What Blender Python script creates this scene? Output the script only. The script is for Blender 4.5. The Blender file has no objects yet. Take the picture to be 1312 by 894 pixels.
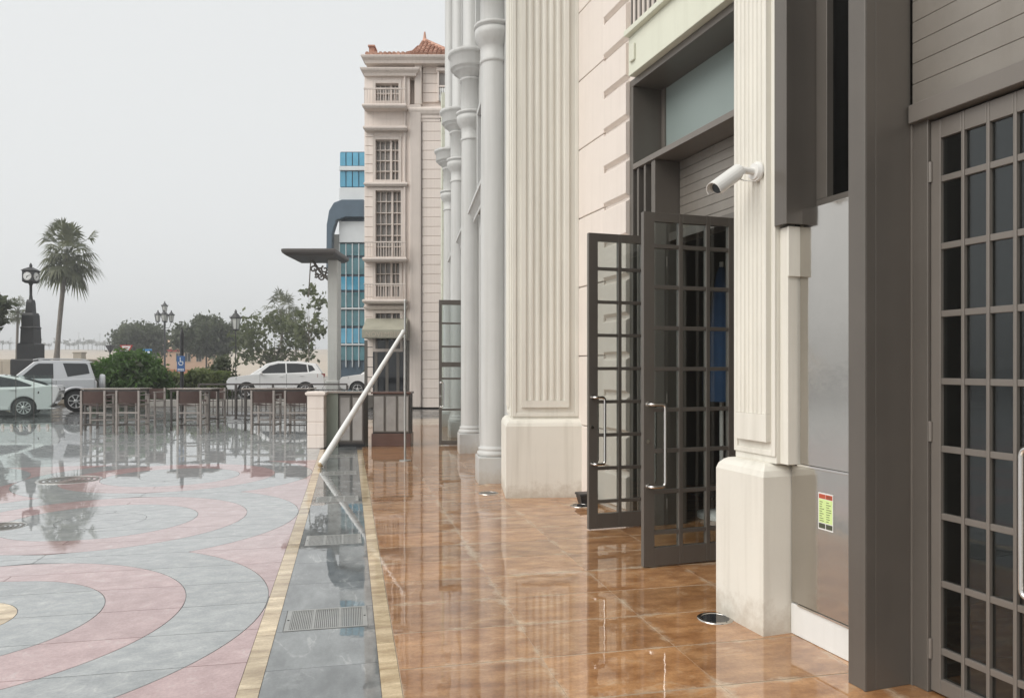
import bpy, math, random
import numpy as np
from mathutils import Vector, Matrix
random.seed(7)
R = math.radians
sc = bpy.context.scene
col = sc.collection

# ---------------------------------------------------------------- camera, sky, sun, exposure
EYE = 1.62
cam_d = bpy.data.cameras.new('camera')
cam_d.sensor_width = 36.0
cam_d.lens = 960 / 1312 * 36
cam_d.shift_y = 23 / 1312
cam_d.clip_start = 0.05
cam_d.clip_end = 4000
cam = bpy.data.objects.new('camera', cam_d)
cam.location = (0, 0, EYE)
cam.rotation_euler = (R(90), 0, 0)
col.objects.link(cam)
sc.camera = cam

SUN_EL, SUN_AZ = 42, 236          # azimuth clockwise from +Y: light comes from the left, a little behind
w = bpy.data.worlds.new('World')
sc.world = w
w.use_nodes = True
nt = w.node_tree
nt.nodes.clear()
sky = nt.nodes.new('ShaderNodeTexSky')
sky.sky_type = 'NISHITA'
sky.sun_disc = False
sky.sun_elevation = R(SUN_EL)
sky.sun_rotation = R(SUN_AZ)
sky.air_density = 1.0
sky.dust_density = 6.0
hs = nt.nodes.new('ShaderNodeHueSaturation')
hs.inputs['Saturation'].default_value = 0.06
mx = nt.nodes.new('ShaderNodeMix')
mx.data_type = 'RGBA'
mx.inputs[0].default_value = 0.82
mx.inputs[7].default_value = (7.95, 8.12, 8.16, 1)      # even stratus cloud
bg = nt.nodes.new('ShaderNodeBackground')
bg.inputs['Strength'].default_value = 0.086
wo = nt.nodes.new('ShaderNodeOutputWorld')
nt.links.new(sky.outputs[0], hs.inputs['Color'])
nt.links.new(hs.outputs[0], mx.inputs[6])
nt.links.new(mx.outputs[2], bg.inputs['Color'])
nt.links.new(bg.outputs[0], wo.inputs['Surface'])

sd = bpy.data.lights.new('sun', 'SUN')
sd.energy = 1.5
sd.angle = R(50)
sd.color = (1.0, 0.96, 0.9)
sun = bpy.data.objects.new('sun', sd)
el, az = R(SUN_EL), R(SUN_AZ)
sdir = Vector((math.sin(az) * math.cos(el), math.cos(az) * math.cos(el), math.sin(el)))
sun.rotation_euler = sdir.to_track_quat('Z', 'Y').to_euler()
sun.location = (0, 0, 40)
col.objects.link(sun)

vs = sc.view_settings
vs.view_transform = 'Standard'
vs.look = 'None'
vs.exposure = 0.47
vs.gamma = 1.0
vs.use_curve_mapping = False


def X(px, Y):
    """lateral position of something seen at bearing px, Y metres ahead"""
    return (px - 656) / 960 * Y


def Z(py, Y):
    return EYE + (470 - py) / 960 * Y


# ---------------------------------------------------------------- materials
def _n(t, k):
    return t.nodes.new(k)


def base_mat(name):
    m = bpy.data.materials.new(name)
    m.use_nodes = True
    t = m.node_tree
    return m, t, t.nodes['Principled BSDF']


def colour_chain(t, c, var, vscale, rand, stretch=None, c2=None, detail=6):
    tc = _n(t, 'ShaderNodeTexCoord')
    src = tc.outputs['Object']
    if stretch:
        mp = _n(t, 'ShaderNodeMapping')
        mp.inputs['Scale'].default_value = stretch
        t.links.new(src, mp.inputs[0])
        src = mp.outputs[0]
    oi = _n(t, 'ShaderNodeObjectInfo')
    if rand:
        off = _n(t, 'ShaderNodeVectorMath')
        off.operation = 'MULTIPLY_ADD'
        cmb = _n(t, 'ShaderNodeCombineXYZ')
        for i in range(3):
            t.links.new(oi.outputs['Random'], cmb.inputs[i])
        t.links.new(cmb.outputs[0], off.inputs[0])
        off.inputs[1].default_value = (37, 53, 71)
        t.links.new(src, off.inputs[2])
        src = off.outputs[0]
    no = _n(t, 'ShaderNodeTexNoise')
    no.inputs['Scale'].default_value = vscale
    no.inputs['Detail'].default_value = detail
    no.inputs['Roughness'].default_value = 0.62
    t.links.new(src, no.inputs['Vector'])
    if c2 is not None:
        rp = _n(t, 'ShaderNodeValToRGB')
        rp.color_ramp.elements[0].position = 0.35
        rp.color_ramp.elements[1].position = 0.68
        rp.color_ramp.elements[0].color = (*c, 1)
        rp.color_ramp.elements[1].color = (*c2, 1)
        t.links.new(no.outputs[0], rp.inputs[0])
        out = rp.outputs[0]
    else:
        rgb = _n(t, 'ShaderNodeRGB')
        rgb.outputs[0].default_value = (*c, 1)
        out = rgb.outputs[0]
    hsv = _n(t, 'ShaderNodeHueSaturation')
    t.links.new(out, hsv.inputs['Color'])
    mr = _n(t, 'ShaderNodeMapRange')
    mr.inputs[1].default_value = 0.25
    mr.inputs[2].default_value = 0.75
    mr.inputs[3].default_value = 1 - var
    mr.inputs[4].default_value = 1 + var
    t.links.new(no.outputs[0], mr.inputs[0])
    val = mr.outputs[0]
    if rand:
        mr2 = _n(t, 'ShaderNodeMapRange')
        mr2.inputs[3].default_value = 1 - rand
        mr2.inputs[4].default_value = 1 + rand
        t.links.new(oi.outputs['Random'], mr2.inputs[0])
        mu = _n(t, 'ShaderNodeMath')
        mu.operation = 'MULTIPLY'
        t.links.new(val, mu.inputs[0])
        t.links.new(mr2.outputs[0], mu.inputs[1])
        val = mu.outputs[0]
    t.links.new(val, hsv.inputs['Value'])
    return tc, src, no, hsv.outputs[0]


def mat(name, c, rough=0.6, metal=0.0, var=0.08, vscale=2.0, bump=0.0, bscale=60, rand=0.0,
        stretch=None, c2=None, spec=0.5, coat=0.0, streak=0.0, rvar=0.0, splash=0.0):
    m, t, b = base_mat(name)
    tc, src, no, out = colour_chain(t, c, var, vscale, rand, stretch, c2)
    if streak:                                  # rain streaks and dirt running down
        mp = _n(t, 'ShaderNodeMapping')
        mp.inputs['Scale'].default_value = (7, 7, 0.35)
        t.links.new(tc.outputs['Object'], mp.inputs[0])
        n2 = _n(t, 'ShaderNodeTexNoise')
        n2.inputs['Scale'].default_value = 1.6
        n2.inputs['Detail'].default_value = 7
        t.links.new(mp.outputs[0], n2.inputs['Vector'])
        r2 = _n(t, 'ShaderNodeMapRange')
        r2.inputs[1].default_value = 0.48
        r2.inputs[2].default_value = 0.8
        r2.inputs[3].default_value = 0
        r2.inputs[4].default_value = streak
        t.links.new(n2.outputs[0], r2.inputs[0])
        mm = _n(t, 'ShaderNodeMix')
        mm.data_type = 'RGBA'
        mm.inputs[7].default_value = (c[0] * .45, c[1] * .42, c[2] * .36, 1)
        t.links.new(r2.outputs[0], mm.inputs[0])
        t.links.new(out, mm.inputs[6])
        out = mm.outputs[2]
    if splash:                                  # mud splashed up from the paving
        sz = _n(t, 'ShaderNodeSeparateXYZ')
        t.links.new(tc.outputs['Object'], sz.inputs[0])
        n4 = _n(t, 'ShaderNodeTexNoise')
        n4.inputs['Scale'].default_value = 9
        n4.inputs['Detail'].default_value = 8
        n4.inputs['Roughness'].default_value = .7
        t.links.new(tc.outputs['Object'], n4.inputs['Vector'])
        a4 = _n(t, 'ShaderNodeMath')
        a4.operation = 'MULTIPLY_ADD'
        a4.inputs[1].default_value = -.55
        t.links.new(n4.outputs[0], a4.inputs[0])
        t.links.new(sz.outputs[2], a4.inputs[2])
        m4 = _n(t, 'ShaderNodeMapRange')
        m4.inputs[1].default_value = -.27
        m4.inputs[2].default_value = -.08
        m4.inputs[3].default_value = splash
        m4.inputs[4].default_value = 0
        t.links.new(a4.outputs[0], m4.inputs[0])
        x4 = _n(t, 'ShaderNodeMix')
        x4.data_type = 'RGBA'
        x4.inputs[7].default_value = (.36, .29, .21, 1)
        t.links.new(m4.outputs[0], x4.inputs[0])
        t.links.new(out, x4.inputs[6])
        out = x4.outputs[2]
    t.links.new(out, b.inputs['Base Color'])
    b.inputs['Roughness'].default_value = rough
    if rvar:
        rr = _n(t, 'ShaderNodeMapRange')
        rr.inputs[1].default_value = .3
        rr.inputs[2].default_value = .7
        rr.inputs[3].default_value = max(0.02, rough - rvar)
        rr.inputs[4].default_value = rough + rvar
        t.links.new(no.outputs[0], rr.inputs[0])
        t.links.new(rr.outputs[0], b.inputs['Roughness'])
    b.inputs['Metallic'].default_value = metal
    b.inputs['Specular IOR Level'].default_value = spec
    b.inputs['Coat Weight'].default_value = coat
    b.inputs['Coat Roughness'].default_value = 0.05
    if bump:
        n3 = _n(t, 'ShaderNodeTexNoise')
        n3.inputs['Scale'].default_value = bscale
        n3.inputs['Detail'].default_value = 4
        t.links.new(tc.outputs['Object'], n3.inputs['Vector'])
        bp = _n(t, 'ShaderNodeBump')
        bp.inputs['Strength'].default_value = bump
        bp.inputs['Distance'].default_value = 0.01
        t.links.new(n3.outputs[0], bp.inputs['Height'])
        t.links.new(bp.outputs[0], b.inputs['Normal'])
    return m


def wet(name, c, c2, vscale=2.2, var=0.12, rand=0.08, r0=0.015, r1=0.16, stretch=None, dry=0.0, ripple=0.02,
        dryc=None, film=1.0, grain=.10, vein=.35, vein_scale=1.6, veinc=None, coat_ior=1.62, puddle=None, deposit=0.0):
    """stone under a thin film of rain: clear coat over the stone, film thinning out in patches"""
    m, t, b = base_mat(name)
    tc, src, no, out = colour_chain(t, c, var, vscale, rand, stretch, c2, detail=8)
    b.inputs['Roughness'].default_value = 0.55
    b.inputs['Specular IOR Level'].default_value = 0.3
    pn = _n(t, 'ShaderNodeTexNoise')
    pn.inputs['Scale'].default_value = 0.9
    pn.inputs['Detail'].default_value = 7
    pn.inputs['Roughness'].default_value = 0.6
    t.links.new(tc.outputs['Object'], pn.inputs['Vector'])
    pr = _n(t, 'ShaderNodeMapRange')
    pr.inputs[1].default_value = 0.42
    pr.inputs[2].default_value = 0.68
    pr.inputs[3].default_value = r0
    pr.inputs[4].default_value = r1
    t.links.new(pn.outputs[0], pr.inputs[0])
    b.inputs['Coat Weight'].default_value = film
    b.inputs['Coat IOR'].default_value = coat_ior
    t.links.new(pr.outputs[0], b.inputs['Coat Roughness'])
    if puddle:                                   # standing water on the low part of the plaza
        sx = _n(t, 'ShaderNodeSeparateXYZ')
        t.links.new(tc.outputs['Object'], sx.inputs[0])
        n9 = _n(t, 'ShaderNodeTexNoise')
        n9.inputs['Scale'].default_value = .55
        n9.inputs['Detail'].default_value = 5
        t.links.new(tc.outputs['Object'], n9.inputs['Vector'])
        ma = _n(t, 'ShaderNodeMath')
        ma.operation = 'MULTIPLY_ADD'
        ma.inputs[1].default_value = 5.0
        t.links.new(n9.outputs[0], ma.inputs[0])
        t.links.new(sx.outputs[1], ma.inputs[2])
        pm_ = _n(t, 'ShaderNodeMapRange')
        pm_.interpolation_type = 'SMOOTHSTEP'
        pm_.inputs[1].default_value = puddle
        pm_.inputs[2].default_value = puddle + 1.6
        t.links.new(ma.outputs[0], pm_.inputs[0])
        mi_ = _n(t, 'ShaderNodeMapRange')
        mi_.inputs[3].default_value = coat_ior
        mi_.inputs[4].default_value = 4.0
        t.links.new(pm_.outputs[0], mi_.inputs[0])
        t.links.new(mi_.outputs[0], b.inputs['Coat IOR'])
        mr_ = _n(t, 'ShaderNodeMapRange')
        mr_.inputs[3].default_value = 1
        mr_.inputs[4].default_value = .04
        t.links.new(pm_.outputs[0], mr_.inputs[0])
        mu_ = _n(t, 'ShaderNodeMath')
        mu_.operation = 'MULTIPLY'
        t.links.new(pr.outputs[0], mu_.inputs[0])
        t.links.new(mr_.outputs[0], mu_.inputs[1])
        t.links.new(mu_.outputs[0], b.inputs['Coat Roughness'])
    # drier, paler crusts here and there
    if dry:
        dn = _n(t, 'ShaderNodeTexNoise')
        dn.inputs['Scale'].default_value = 1.7
        dn.inputs['Detail'].default_value = 9
        dn.inputs['Roughness'].default_value = 0.7
        dn.inputs['Distortion'].default_value = 0.4
        t.links.new(tc.outputs['Object'], dn.inputs['Vector'])
        dr = _n(t, 'ShaderNodeMapRange')
        dr.inputs[1].default_value = 0.60
        dr.inputs[2].default_value = 0.72
        dr.inputs[3].default_value = 0
        dr.inputs[4].default_value = dry
        t.links.new(dn.outputs[0], dr.inputs[0])
        mm = _n(t, 'ShaderNodeMix')
        mm.data_type = 'RGBA'
        mm.inputs[7].default_value = (*(dryc or (min(1, c2[0] * 1.9), min(1, c2[1] * 1.9), min(1, c2[2] * 1.9))), 1)
        t.links.new(dr.outputs[0], mm.inputs[0])
        t.links.new(out, mm.inputs[6])
        out = mm.outputs[2]
    if deposit:                                  # lime left along the joints
        ds = _n(t, 'ShaderNodeSeparateXYZ')
        t.links.new(tc.outputs['Object'], ds.inputs[0])
        dn2 = _n(t, 'ShaderNodeTexNoise')
        dn2.inputs['Scale'].default_value = 2.2
        dn2.inputs['Detail'].default_value = 9
        dn2.inputs['Roughness'].default_value = .72
        t.links.new(tc.outputs['Object'], dn2.inputs['Vector'])
        acc = None
        for ax, o0, pitch in ((0, 1.05, .8), (1, 1.3, .55)):
            sb1 = _n(t, 'ShaderNodeMath')
            sb1.operation = 'SUBTRACT'
            sb1.inputs[1].default_value = o0
            t.links.new(ds.outputs[ax], sb1.inputs[0])
            pp = _n(t, 'ShaderNodeMath')
            pp.operation = 'PINGPONG'
            pp.inputs[1].default_value = pitch / 2
            t.links.new(sb1.outputs[0], pp.inputs[0])
            # nearer the joint and where the noise is high, more lime
            ad = _n(t, 'ShaderNodeMath')
            ad.operation = 'MULTIPLY_ADD'
            ad.inputs[1].default_value = -.42
            t.links.new(dn2.outputs[0], ad.inputs[0])
            t.links.new(pp.outputs[0], ad.inputs[2])
            mp2 = _n(t, 'ShaderNodeMapRange')
            mp2.inputs[1].default_value = -.245
            mp2.inputs[2].default_value = -.19
            mp2.inputs[3].default_value = deposit
            mp2.inputs[4].default_value = 0
            t.links.new(ad.outputs[0], mp2.inputs[0])
            if acc is None:
                acc = mp2.outputs[0]
            else:
                mx2 = _n(t, 'ShaderNodeMath')
                mx2.operation = 'MAXIMUM'
                t.links.new(acc, mx2.inputs[0])
                t.links.new(mp2.outputs[0], mx2.inputs[1])
                acc = mx2.outputs[0]
        dm = _n(t, 'ShaderNodeMix')
        dm.data_type = 'RGBA'
        dm.inputs[7].default_value = (.56, .44, .31, 1)
        t.links.new(acc, dm.inputs[0])
        t.links.new(out, dm.inputs[6])
        out = dm.outputs[2]
    # fine grain and pale veins
    fg = _n(t, 'ShaderNodeTexNoise')
    fg.inputs['Scale'].default_value = 55
    fg.inputs['Detail'].default_value = 6
    fg.inputs['Roughness'].default_value = .7
    t.links.new(tc.outputs['Object'], fg.inputs['Vector'])
    fm = _n(t, 'ShaderNodeMapRange')
    fm.inputs[1].default_value = .3
    fm.inputs[2].default_value = .7
    fm.inputs[3].default_value = 1 - grain
    fm.inputs[4].default_value = 1 + grain
    t.links.new(fg.outputs[0], fm.inputs[0])
    fh = _n(t, 'ShaderNodeHueSaturation')
    t.links.new(fm.outputs[0], fh.inputs['Value'])
    t.links.new(out, fh.inputs['Color'])
    out = fh.outputs[0]
    vn = _n(t, 'ShaderNodeTexNoise')
    vn.inputs['Scale'].default_value = vein_scale
    vn.inputs['Detail'].default_value = 5
    vn.inputs['Distortion'].default_value = 1.2
    t.links.new(src, vn.inputs['Vector'])
    v1 = _n(t, 'ShaderNodeMath')
    v1.operation = 'SUBTRACT'
    v1.inputs[1].default_value = .5
    t.links.new(vn.outputs[0], v1.inputs[0])
    v2 = _n(t, 'ShaderNodeMath')
    v2.operation = 'ABSOLUTE'
    t.links.new(v1.outputs[0], v2.inputs[0])
    v3 = _n(t, 'ShaderNodeMapRange')
    v3.inputs[1].default_value = 0
    v3.inputs[2].default_value = .022
    v3.inputs[3].default_value = vein
    v3.inputs[4].default_value = 0
    t.links.new(v2.outputs[0], v3.inputs[0])
    v4 = _n(t, 'ShaderNodeMapRange')
    v4.inputs[1].default_value = .48
    v4.inputs[2].default_value = .62
    t.links.new(no.outputs[0], v4.inputs[0])
    v5 = _n(t, 'ShaderNodeMath')
    v5.operation = 'MULTIPLY'
    t.links.new(v3.outputs[0], v5.inputs[0])
    t.links.new(v4.outputs[0], v5.inputs[1])
    vm = _n(t, 'ShaderNodeMix')
    vm.data_type = 'RGBA'
    vm.inputs[7].default_value = (*(veinc or (.62, .62, .60)), 1)
    t.links.new(v5.outputs[0], vm.inputs[0])
    t.links.new(out, vm.inputs[6])
    out = vm.outputs[2]
    t.links.new(out, b.inputs['Base Color'])
    rn = _n(t, 'ShaderNodeTexNoise')
    rn.inputs['Scale'].default_value = 5.0
    rn.inputs['Detail'].default_value = 3
    t.links.new(tc.outputs['Object'], rn.inputs['Vector'])
    bp = _n(t, 'ShaderNodeBump')
    bp.inputs['Strength'].default_value = ripple
    bp.inputs['Distance'].default_value = 0.05
    t.links.new(rn.outputs[0], bp.inputs['Height'])
    t.links.new(bp.outputs[0], b.inputs['Coat Normal'])
    return m


def glass(name, tint=(0.8, 0.85, 0.84), ior=1.5, rough=0.004):
    m = bpy.data.materials.new(name)
    m.use_nodes = True
    t = m.node_tree
    t.nodes.clear()
    tr = _n(t, 'ShaderNodeBsdfTransparent')
    tr.inputs[0].default_value = (*tint, 1)
    gl = _n(t, 'ShaderNodeBsdfGlossy')
    gl.inputs['Roughness'].default_value = rough
    gl.inputs['Color'].default_value = (.95, .97, .97, 1)
    lw = _n(t, 'ShaderNodeLayerWeight')          # Schlick, alike on both faces of the pane
    lw.inputs[0].default_value = .5
    pw = _n(t, 'ShaderNodeMath')
    pw.operation = 'POWER'
    pw.inputs[1].default_value = 5
    t.links.new(lw.outputs['Facing'], pw.inputs[0])
    fr = _n(t, 'ShaderNodeMapRange')
    fr.inputs[3].default_value = ((ior - 1) / (ior + 1)) ** 2
    fr.inputs[4].default_value = 1
    t.links.new(pw.outputs[0], fr.inputs[0])
    mi = _n(t, 'ShaderNodeMixShader')
    o = _n(t, 'ShaderNodeOutputMaterial')
    t.links.new(fr.outputs[0], mi.inputs[0])
    t.links.new(tr.outputs[0], mi.inputs[1])
    t.links.new(gl.outputs[0], mi.inputs[2])
    t.links.new(mi.outputs[0], o.inputs[0])
    return m


M = {}
M['cream'] = mat('cream_render', (0.73, 0.705, 0.635), 0.6, var=0.05, vscale=1.3, bump=0.10, bscale=30, streak=0.30, splash=.5)
M['blush'] = mat('blush_render', (0.73, 0.66, 0.60), 0.65, var=0.04, vscale=1.5, bump=0.08, bscale=40, streak=0.12, rand=0.02)
M['sage'] = mat('sage_render', (0.66, 0.67, 0.56), 0.65, var=0.05, vscale=1.2, bump=0.06, bscale=40, streak=0.15)
M['column'] = mat('grey_column_paint', (0.52, 0.52, 0.505), 0.5, var=0.05, vscale=1.5, bump=0.08, bscale=30, streak=0.26, splash=.5)
M['bronze'] = mat('bronze_grey_metal', (0.135, 0.121, 0.106), 0.34, metal=0.25, var=0.06, vscale=2.5, rvar=0.06, streak=0.10)
M['bronze_light'] = mat('taupe_metal', (0.19, 0.17, 0.15), 0.36, metal=0.25, var=0.06, vscale=2.5, rvar=0.06)
M['steel'] = mat('stainless_steel', (0.56, 0.535, 0.50), 0.10, metal=1.0, var=0.08, vscale=1.4, rvar=0.04, bump=.35, bscale=2.2, stretch=(1, 1, .5))
M['steel_bright'] = mat('polished_steel', (0.72, 0.70, 0.67), 0.12, metal=1.0, var=0.03)
M['teal_panel'] = mat('teal_grey_panel', (0.25, 0.30, 0.285), 0.4, var=0.06, vscale=1.0)
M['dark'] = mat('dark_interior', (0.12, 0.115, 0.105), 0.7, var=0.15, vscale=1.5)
M['ribbed'] = mat('ribbed_shutter_metal', (0.26, 0.235, 0.205), 0.38, metal=0.4, var=0.14, vscale=2.0, streak=0.15)
M['white'] = mat('white_paint', (0.75, 0.75, 0.73), 0.5, var=0.05, vscale=2.0, streak=0.1)
M['whiteplas'] = mat('white_plastic', (0.74, 0.73, 0.70), 0.35, var=0.02)
M['black'] = mat('black_paint', (0.018, 0.018, 0.02), 0.42, var=0.1)
M['rubber'] = mat('tyre_rubber', (0.022, 0.022, 0.023), 0.75, var=0.15, vscale=5)
M['glass'] = glass('door_glass', (0.80, 0.83, 0.82), ior=2.0)
M['glass_room'] = glass('room_glass', (0.6, 0.63, 0.63), ior=1.65)
M['glass_dark'] = glass('tinted_glass', (0.16, 0.18, 0.19), ior=1.6)
M['glass_clear'] = glass('balustrade_glass', (0.88, 0.93, 0.91), ior=1.35)
M['car_glass'] = mat('car_glass', (0.02, 0.022, 0.025), 0.04, var=0.05, spec=0.6)
M['brown_tile'] = wet('wet_brown_stone', (0.30, 0.128, 0.042), (0.46, 0.245, 0.105), vscale=5.0, var=0.20, rand=0.18, coat_ior=2.1, deposit=.75, grain=.18, vein=.45, veinc=(.55, .40, .25),
                      stretch=(.8, 1.5, 1), dry=0.75, dryc=(.52, .38, .25), r0=0.0, r1=0.04, ripple=0.014)
M['grey_tile'] = wet('wet_grey_slate', (0.29, 0.31, 0.315), (0.38, 0.395, 0.395), vscale=7.0, var=.07, puddle=9.0, rand=0.06, dry=0.3, grain=.15, vein=.4, vein_scale=2.6, coat_ior=1.5,
                     r0=0.01, r1=0.12, ripple=.008, stretch=(.9, 1.2, 1), dryc=(.5, .52, .52))
M['pink_tile'] = wet('wet_pink_stone', (0.42, 0.285, 0.28), (0.51, 0.365, 0.36), vscale=7.0, puddle=9.0, var=.07, rand=0.05, dry=0.25, vein=.25, grain=.15, vein_scale=2.6, coat_ior=1.5,
                     r0=0.01, r1=0.12, ripple=.008, dryc=(.55, .42, .41))
M['tan_tile'] = wet('wet_tan_marble', (0.40, 0.285, 0.155), (0.70, 0.575, 0.38), vscale=5.0, rand=0.14, stretch=(.5, 1.6, 1), var=.2, grain=.16, vein=.5, vein_scale=4, veinc=(.25, .15, .07),
                    r0=0.03, r1=0.2)
M['drain_slate'] = wet('wet_dark_slate', (0.115, 0.125, 0.125), (0.22, 0.235, 0.235), vscale=4.0, rand=0.08, dry=0.4,
                       dryc=(.42, .44, .43), r0=0.0, r1=0.03, ripple=.008, coat_ior=1.9, stretch=(1.6, .6, 1))
M['joint'] = wet('wet_joint_mortar', (0.075, 0.07, 0.065), (0.12, 0.11, 0.10), r0=0.05, r1=0.3)
M['pale_joint'] = wet('wet_pale_mortar', (0.34, 0.25, 0.165), (0.50, 0.40, 0.29), r0=0.03, r1=0.2, vscale=1.0)
M['asphalt'] = wet('wet_asphalt', (0.035, 0.036, 0.038), (0.07, 0.07, 0.07), vscale=1.2, rand=0, r0=0.03, r1=0.4, film=.8, ripple=.05)
M['sand'] = mat('pale_sand', (0.50, 0.43, 0.35), 0.9, var=0.12, vscale=0.05)
M['soil'] = mat('planting_soil', (0.10, 0.08, 0.055), 0.9, var=0.3, vscale=3)
M['kerb'] = mat('concrete_kerb', (0.38, 0.36, 0.33), 0.7, var=0.1, vscale=3)
M['grate'] = mat('galvanised_grate', (0.50, 0.50, 0.48), 0.38, metal=0.75, var=0.12, vscale=6)
M['canvas'] = mat('brown_canvas', (0.062, 0.034, 0.028), 0.75, var=0.12, vscale=8, rand=0.12)
M['frame_wood'] = mat('weathered_grey_frame', (0.27, 0.24, 0.22), 0.55, var=0.12, vscale=12, rand=0.1)
M['frame_dark'] = mat('dark_table_metal', (0.085, 0.075, 0.07), 0.5, metal=0.3, var=0.1)
M['table_top'] = mat('wet_table_board', (0.26, 0.22, 0.19), 0.25, var=0.15, vscale=6, coat=.6)
M['leaf'] = mat('green_leaf', (0.08, 0.11, 0.045), 0.5, var=0.35, vscale=1.1, c2=(0.12, 0.15, 0.07))
M['leaf_dark'] = mat('dark_leaf', (0.065, 0.08, 0.045), 0.5, var=0.35, vscale=0.9, c2=(0.11, 0.125, 0.075))
M['leaf_lush'] = mat('lush_leaf', (0.06, 0.12, 0.03), 0.5, var=0.35, vscale=1.3, c2=(0.085, 0.15, 0.04))
M['leaf_olive'] = mat('olive_leaf', (0.09, 0.115, 0.045), 0.5, var=0.35, vscale=1.3, c2=(0.13, 0.14, 0.07))
M['leaf_hedge'] = mat('hedge_leaf', (0.11, 0.15, 0.05), 0.5, var=0.3, vscale=1.5, c2=(0.17, 0.19, 0.08))
M['palm_leaf'] = mat('palm_frond', (0.085, 0.10, 0.05), 0.5, var=0.3, vscale=0.9, c2=(0.14, 0.145, 0.08))
M['bark'] = mat('bark', (0.15, 0.125, 0.10), 0.85, var=0.25, vscale=6, bump=.4, bscale=20)
M['palm_bark'] = mat('palm_bark', (0.19, 0.165, 0.14), 0.85, var=0.2, vscale=4, bump=.5, bscale=14)
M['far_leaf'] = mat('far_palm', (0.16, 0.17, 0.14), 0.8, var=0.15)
M['car_white'] = mat('white_car_paint', (0.74, 0.75, 0.75), 0.3, var=0.02, coat=1.0)
M['car_silver'] = mat('silver_car_paint', (0.55, 0.56, 0.58), 0.32, metal=0.25, var=0.03, coat=1.0)
M['rim'] = mat('alloy_rim', (0.55, 0.55, 0.55), 0.3, metal=0.7, var=0.05)
M['lamp_dark'] = mat('dark_tail_lamp', (0.02, 0.012, 0.012), 0.15, var=0.05, coat=1)
M['lamp_red'] = mat('red_tail_lamp', (0.25, 0.02, 0.02), 0.2, var=0.05, coat=1)
M['lamp_clear'] = mat('clear_headlamp', (0.5, 0.52, 0.54), 0.1, var=0.05, coat=1)
M['lantern_glass'] = mat('frosted_lantern_glass', (0.62, 0.62, 0.58), 0.35, var=0.05)
M['tile_roof'] = mat('red_roof_tile', (0.40, 0.19, 0.125), 0.75, var=0.3, vscale=2.5, c2=(0.52, 0.31, 0.23))
M['peach'] = mat('peach_render', (0.62, 0.42, 0.29), 0.75, var=0.06, vscale=1)
M['beige_wall'] = mat('beige_wall', (0.47, 0.41, 0.33), 0.8, var=0.08, vscale=1)
M['far_cream'] = mat('far_cream_render', (0.79, 0.70, 0.635), 0.7, var=0.05, vscale=0.6, streak=.22, rand=.025)
M['far_taupe'] = mat('taupe_stone', (0.64, 0.565, 0.51), 0.7, var=0.08, vscale=0.7, streak=.25)
M['far_glass'] = mat('window_glass', (0.34, 0.32, 0.30), 0.08, var=0.3, vscale=1.4)
M['blue_glass'] = mat('blue_curtain_glass', (0.10, 0.36, 0.52), 0.07, var=0.35, vscale=0.5, spec=0.8)
M['teal_glass'] = mat('teal_curtain_glass', (0.07, 0.19, 0.22), 0.07, var=0.4, vscale=0.6, spec=0.8)
M['band'] = mat('white_band', (0.66, 0.69, 0.70), 0.4, var=0.05)
M['navy'] = mat('navy_cladding', (0.09, 0.13, 0.17), 0.3, var=0.1)
M['pier_grey'] = mat('pale_grey_render', (0.46, 0.47, 0.45), 0.7, var=0.08, vscale=1, streak=.2)
M['pier_green'] = mat('grey_green_render', (0.22, 0.24, 0.20), 0.6, var=0.1, vscale=2)
M['rosewood'] = mat('red_brown_wood', (0.10, 0.045, 0.03), 0.35, var=0.25, vscale=4, stretch=(1, 1, 5), coat=.5)
M['signblue'] = mat('sign_blue', (0.03, 0.10, 0.26), 0.4, var=0.03)
M['signred'] = mat('sign_red', (0.48, 0.045, 0.035), 0.45, var=0.03)
M['signwhite'] = mat('sign_white', (0.78, 0.78, 0.76), 0.45, var=0.02)
M['signgrey'] = mat('sign_back_grey', (0.07, 0.07, 0.07), 0.6, var=0.05)
M['noticegreen'] = mat('notice_yellow_green', (0.62, 0.78, 0.33), 0.5, var=0.03)
M['noticered'] = mat('notice_red', (0.46, 0.09, 0.045), 0.5, var=0.03)
M['ink'] = mat('notice_ink', (0.07, 0.08, 0.05), 0.6, var=0.05)
M['olive_awning'] = mat('olive_awning', (0.33, 0.315, 0.25), 0.7, var=0.15, vscale=2)
M['blue_cloth'] = mat('blue_parasol_cloth', (0.02, 0.055, 0.13), 0.85, var=0.2, vscale=6)


for k_ in [k for k in M if k.startswith(('leaf', 'palm_leaf'))]:
    t_ = M[k_].node_tree
    b_ = t_.nodes['Principled BSDF']
    lk = b_.inputs['Base Color'].links[0].from_socket
    tr_ = t_.nodes.new('ShaderNodeBsdfTranslucent')
    hs_ = t_.nodes.new('ShaderNodeHueSaturation')
    hs_.inputs['Value'].default_value = 1.5
    hs_.inputs['Saturation'].default_value = 1.1
    t_.links.new(lk, hs_.inputs['Color'])
    t_.links.new(hs_.outputs[0], tr_.inputs[0])
    ms_ = t_.nodes.new('ShaderNodeMixShader')
    ms_.inputs[0].default_value = .4
    t_.links.new(b_.outputs[0], ms_.inputs[1])
    t_.links.new(tr_.outputs[0], ms_.inputs[2])
    t_.links.new(ms_.outputs[0], t_.nodes['Material Output'].inputs[0])


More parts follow.
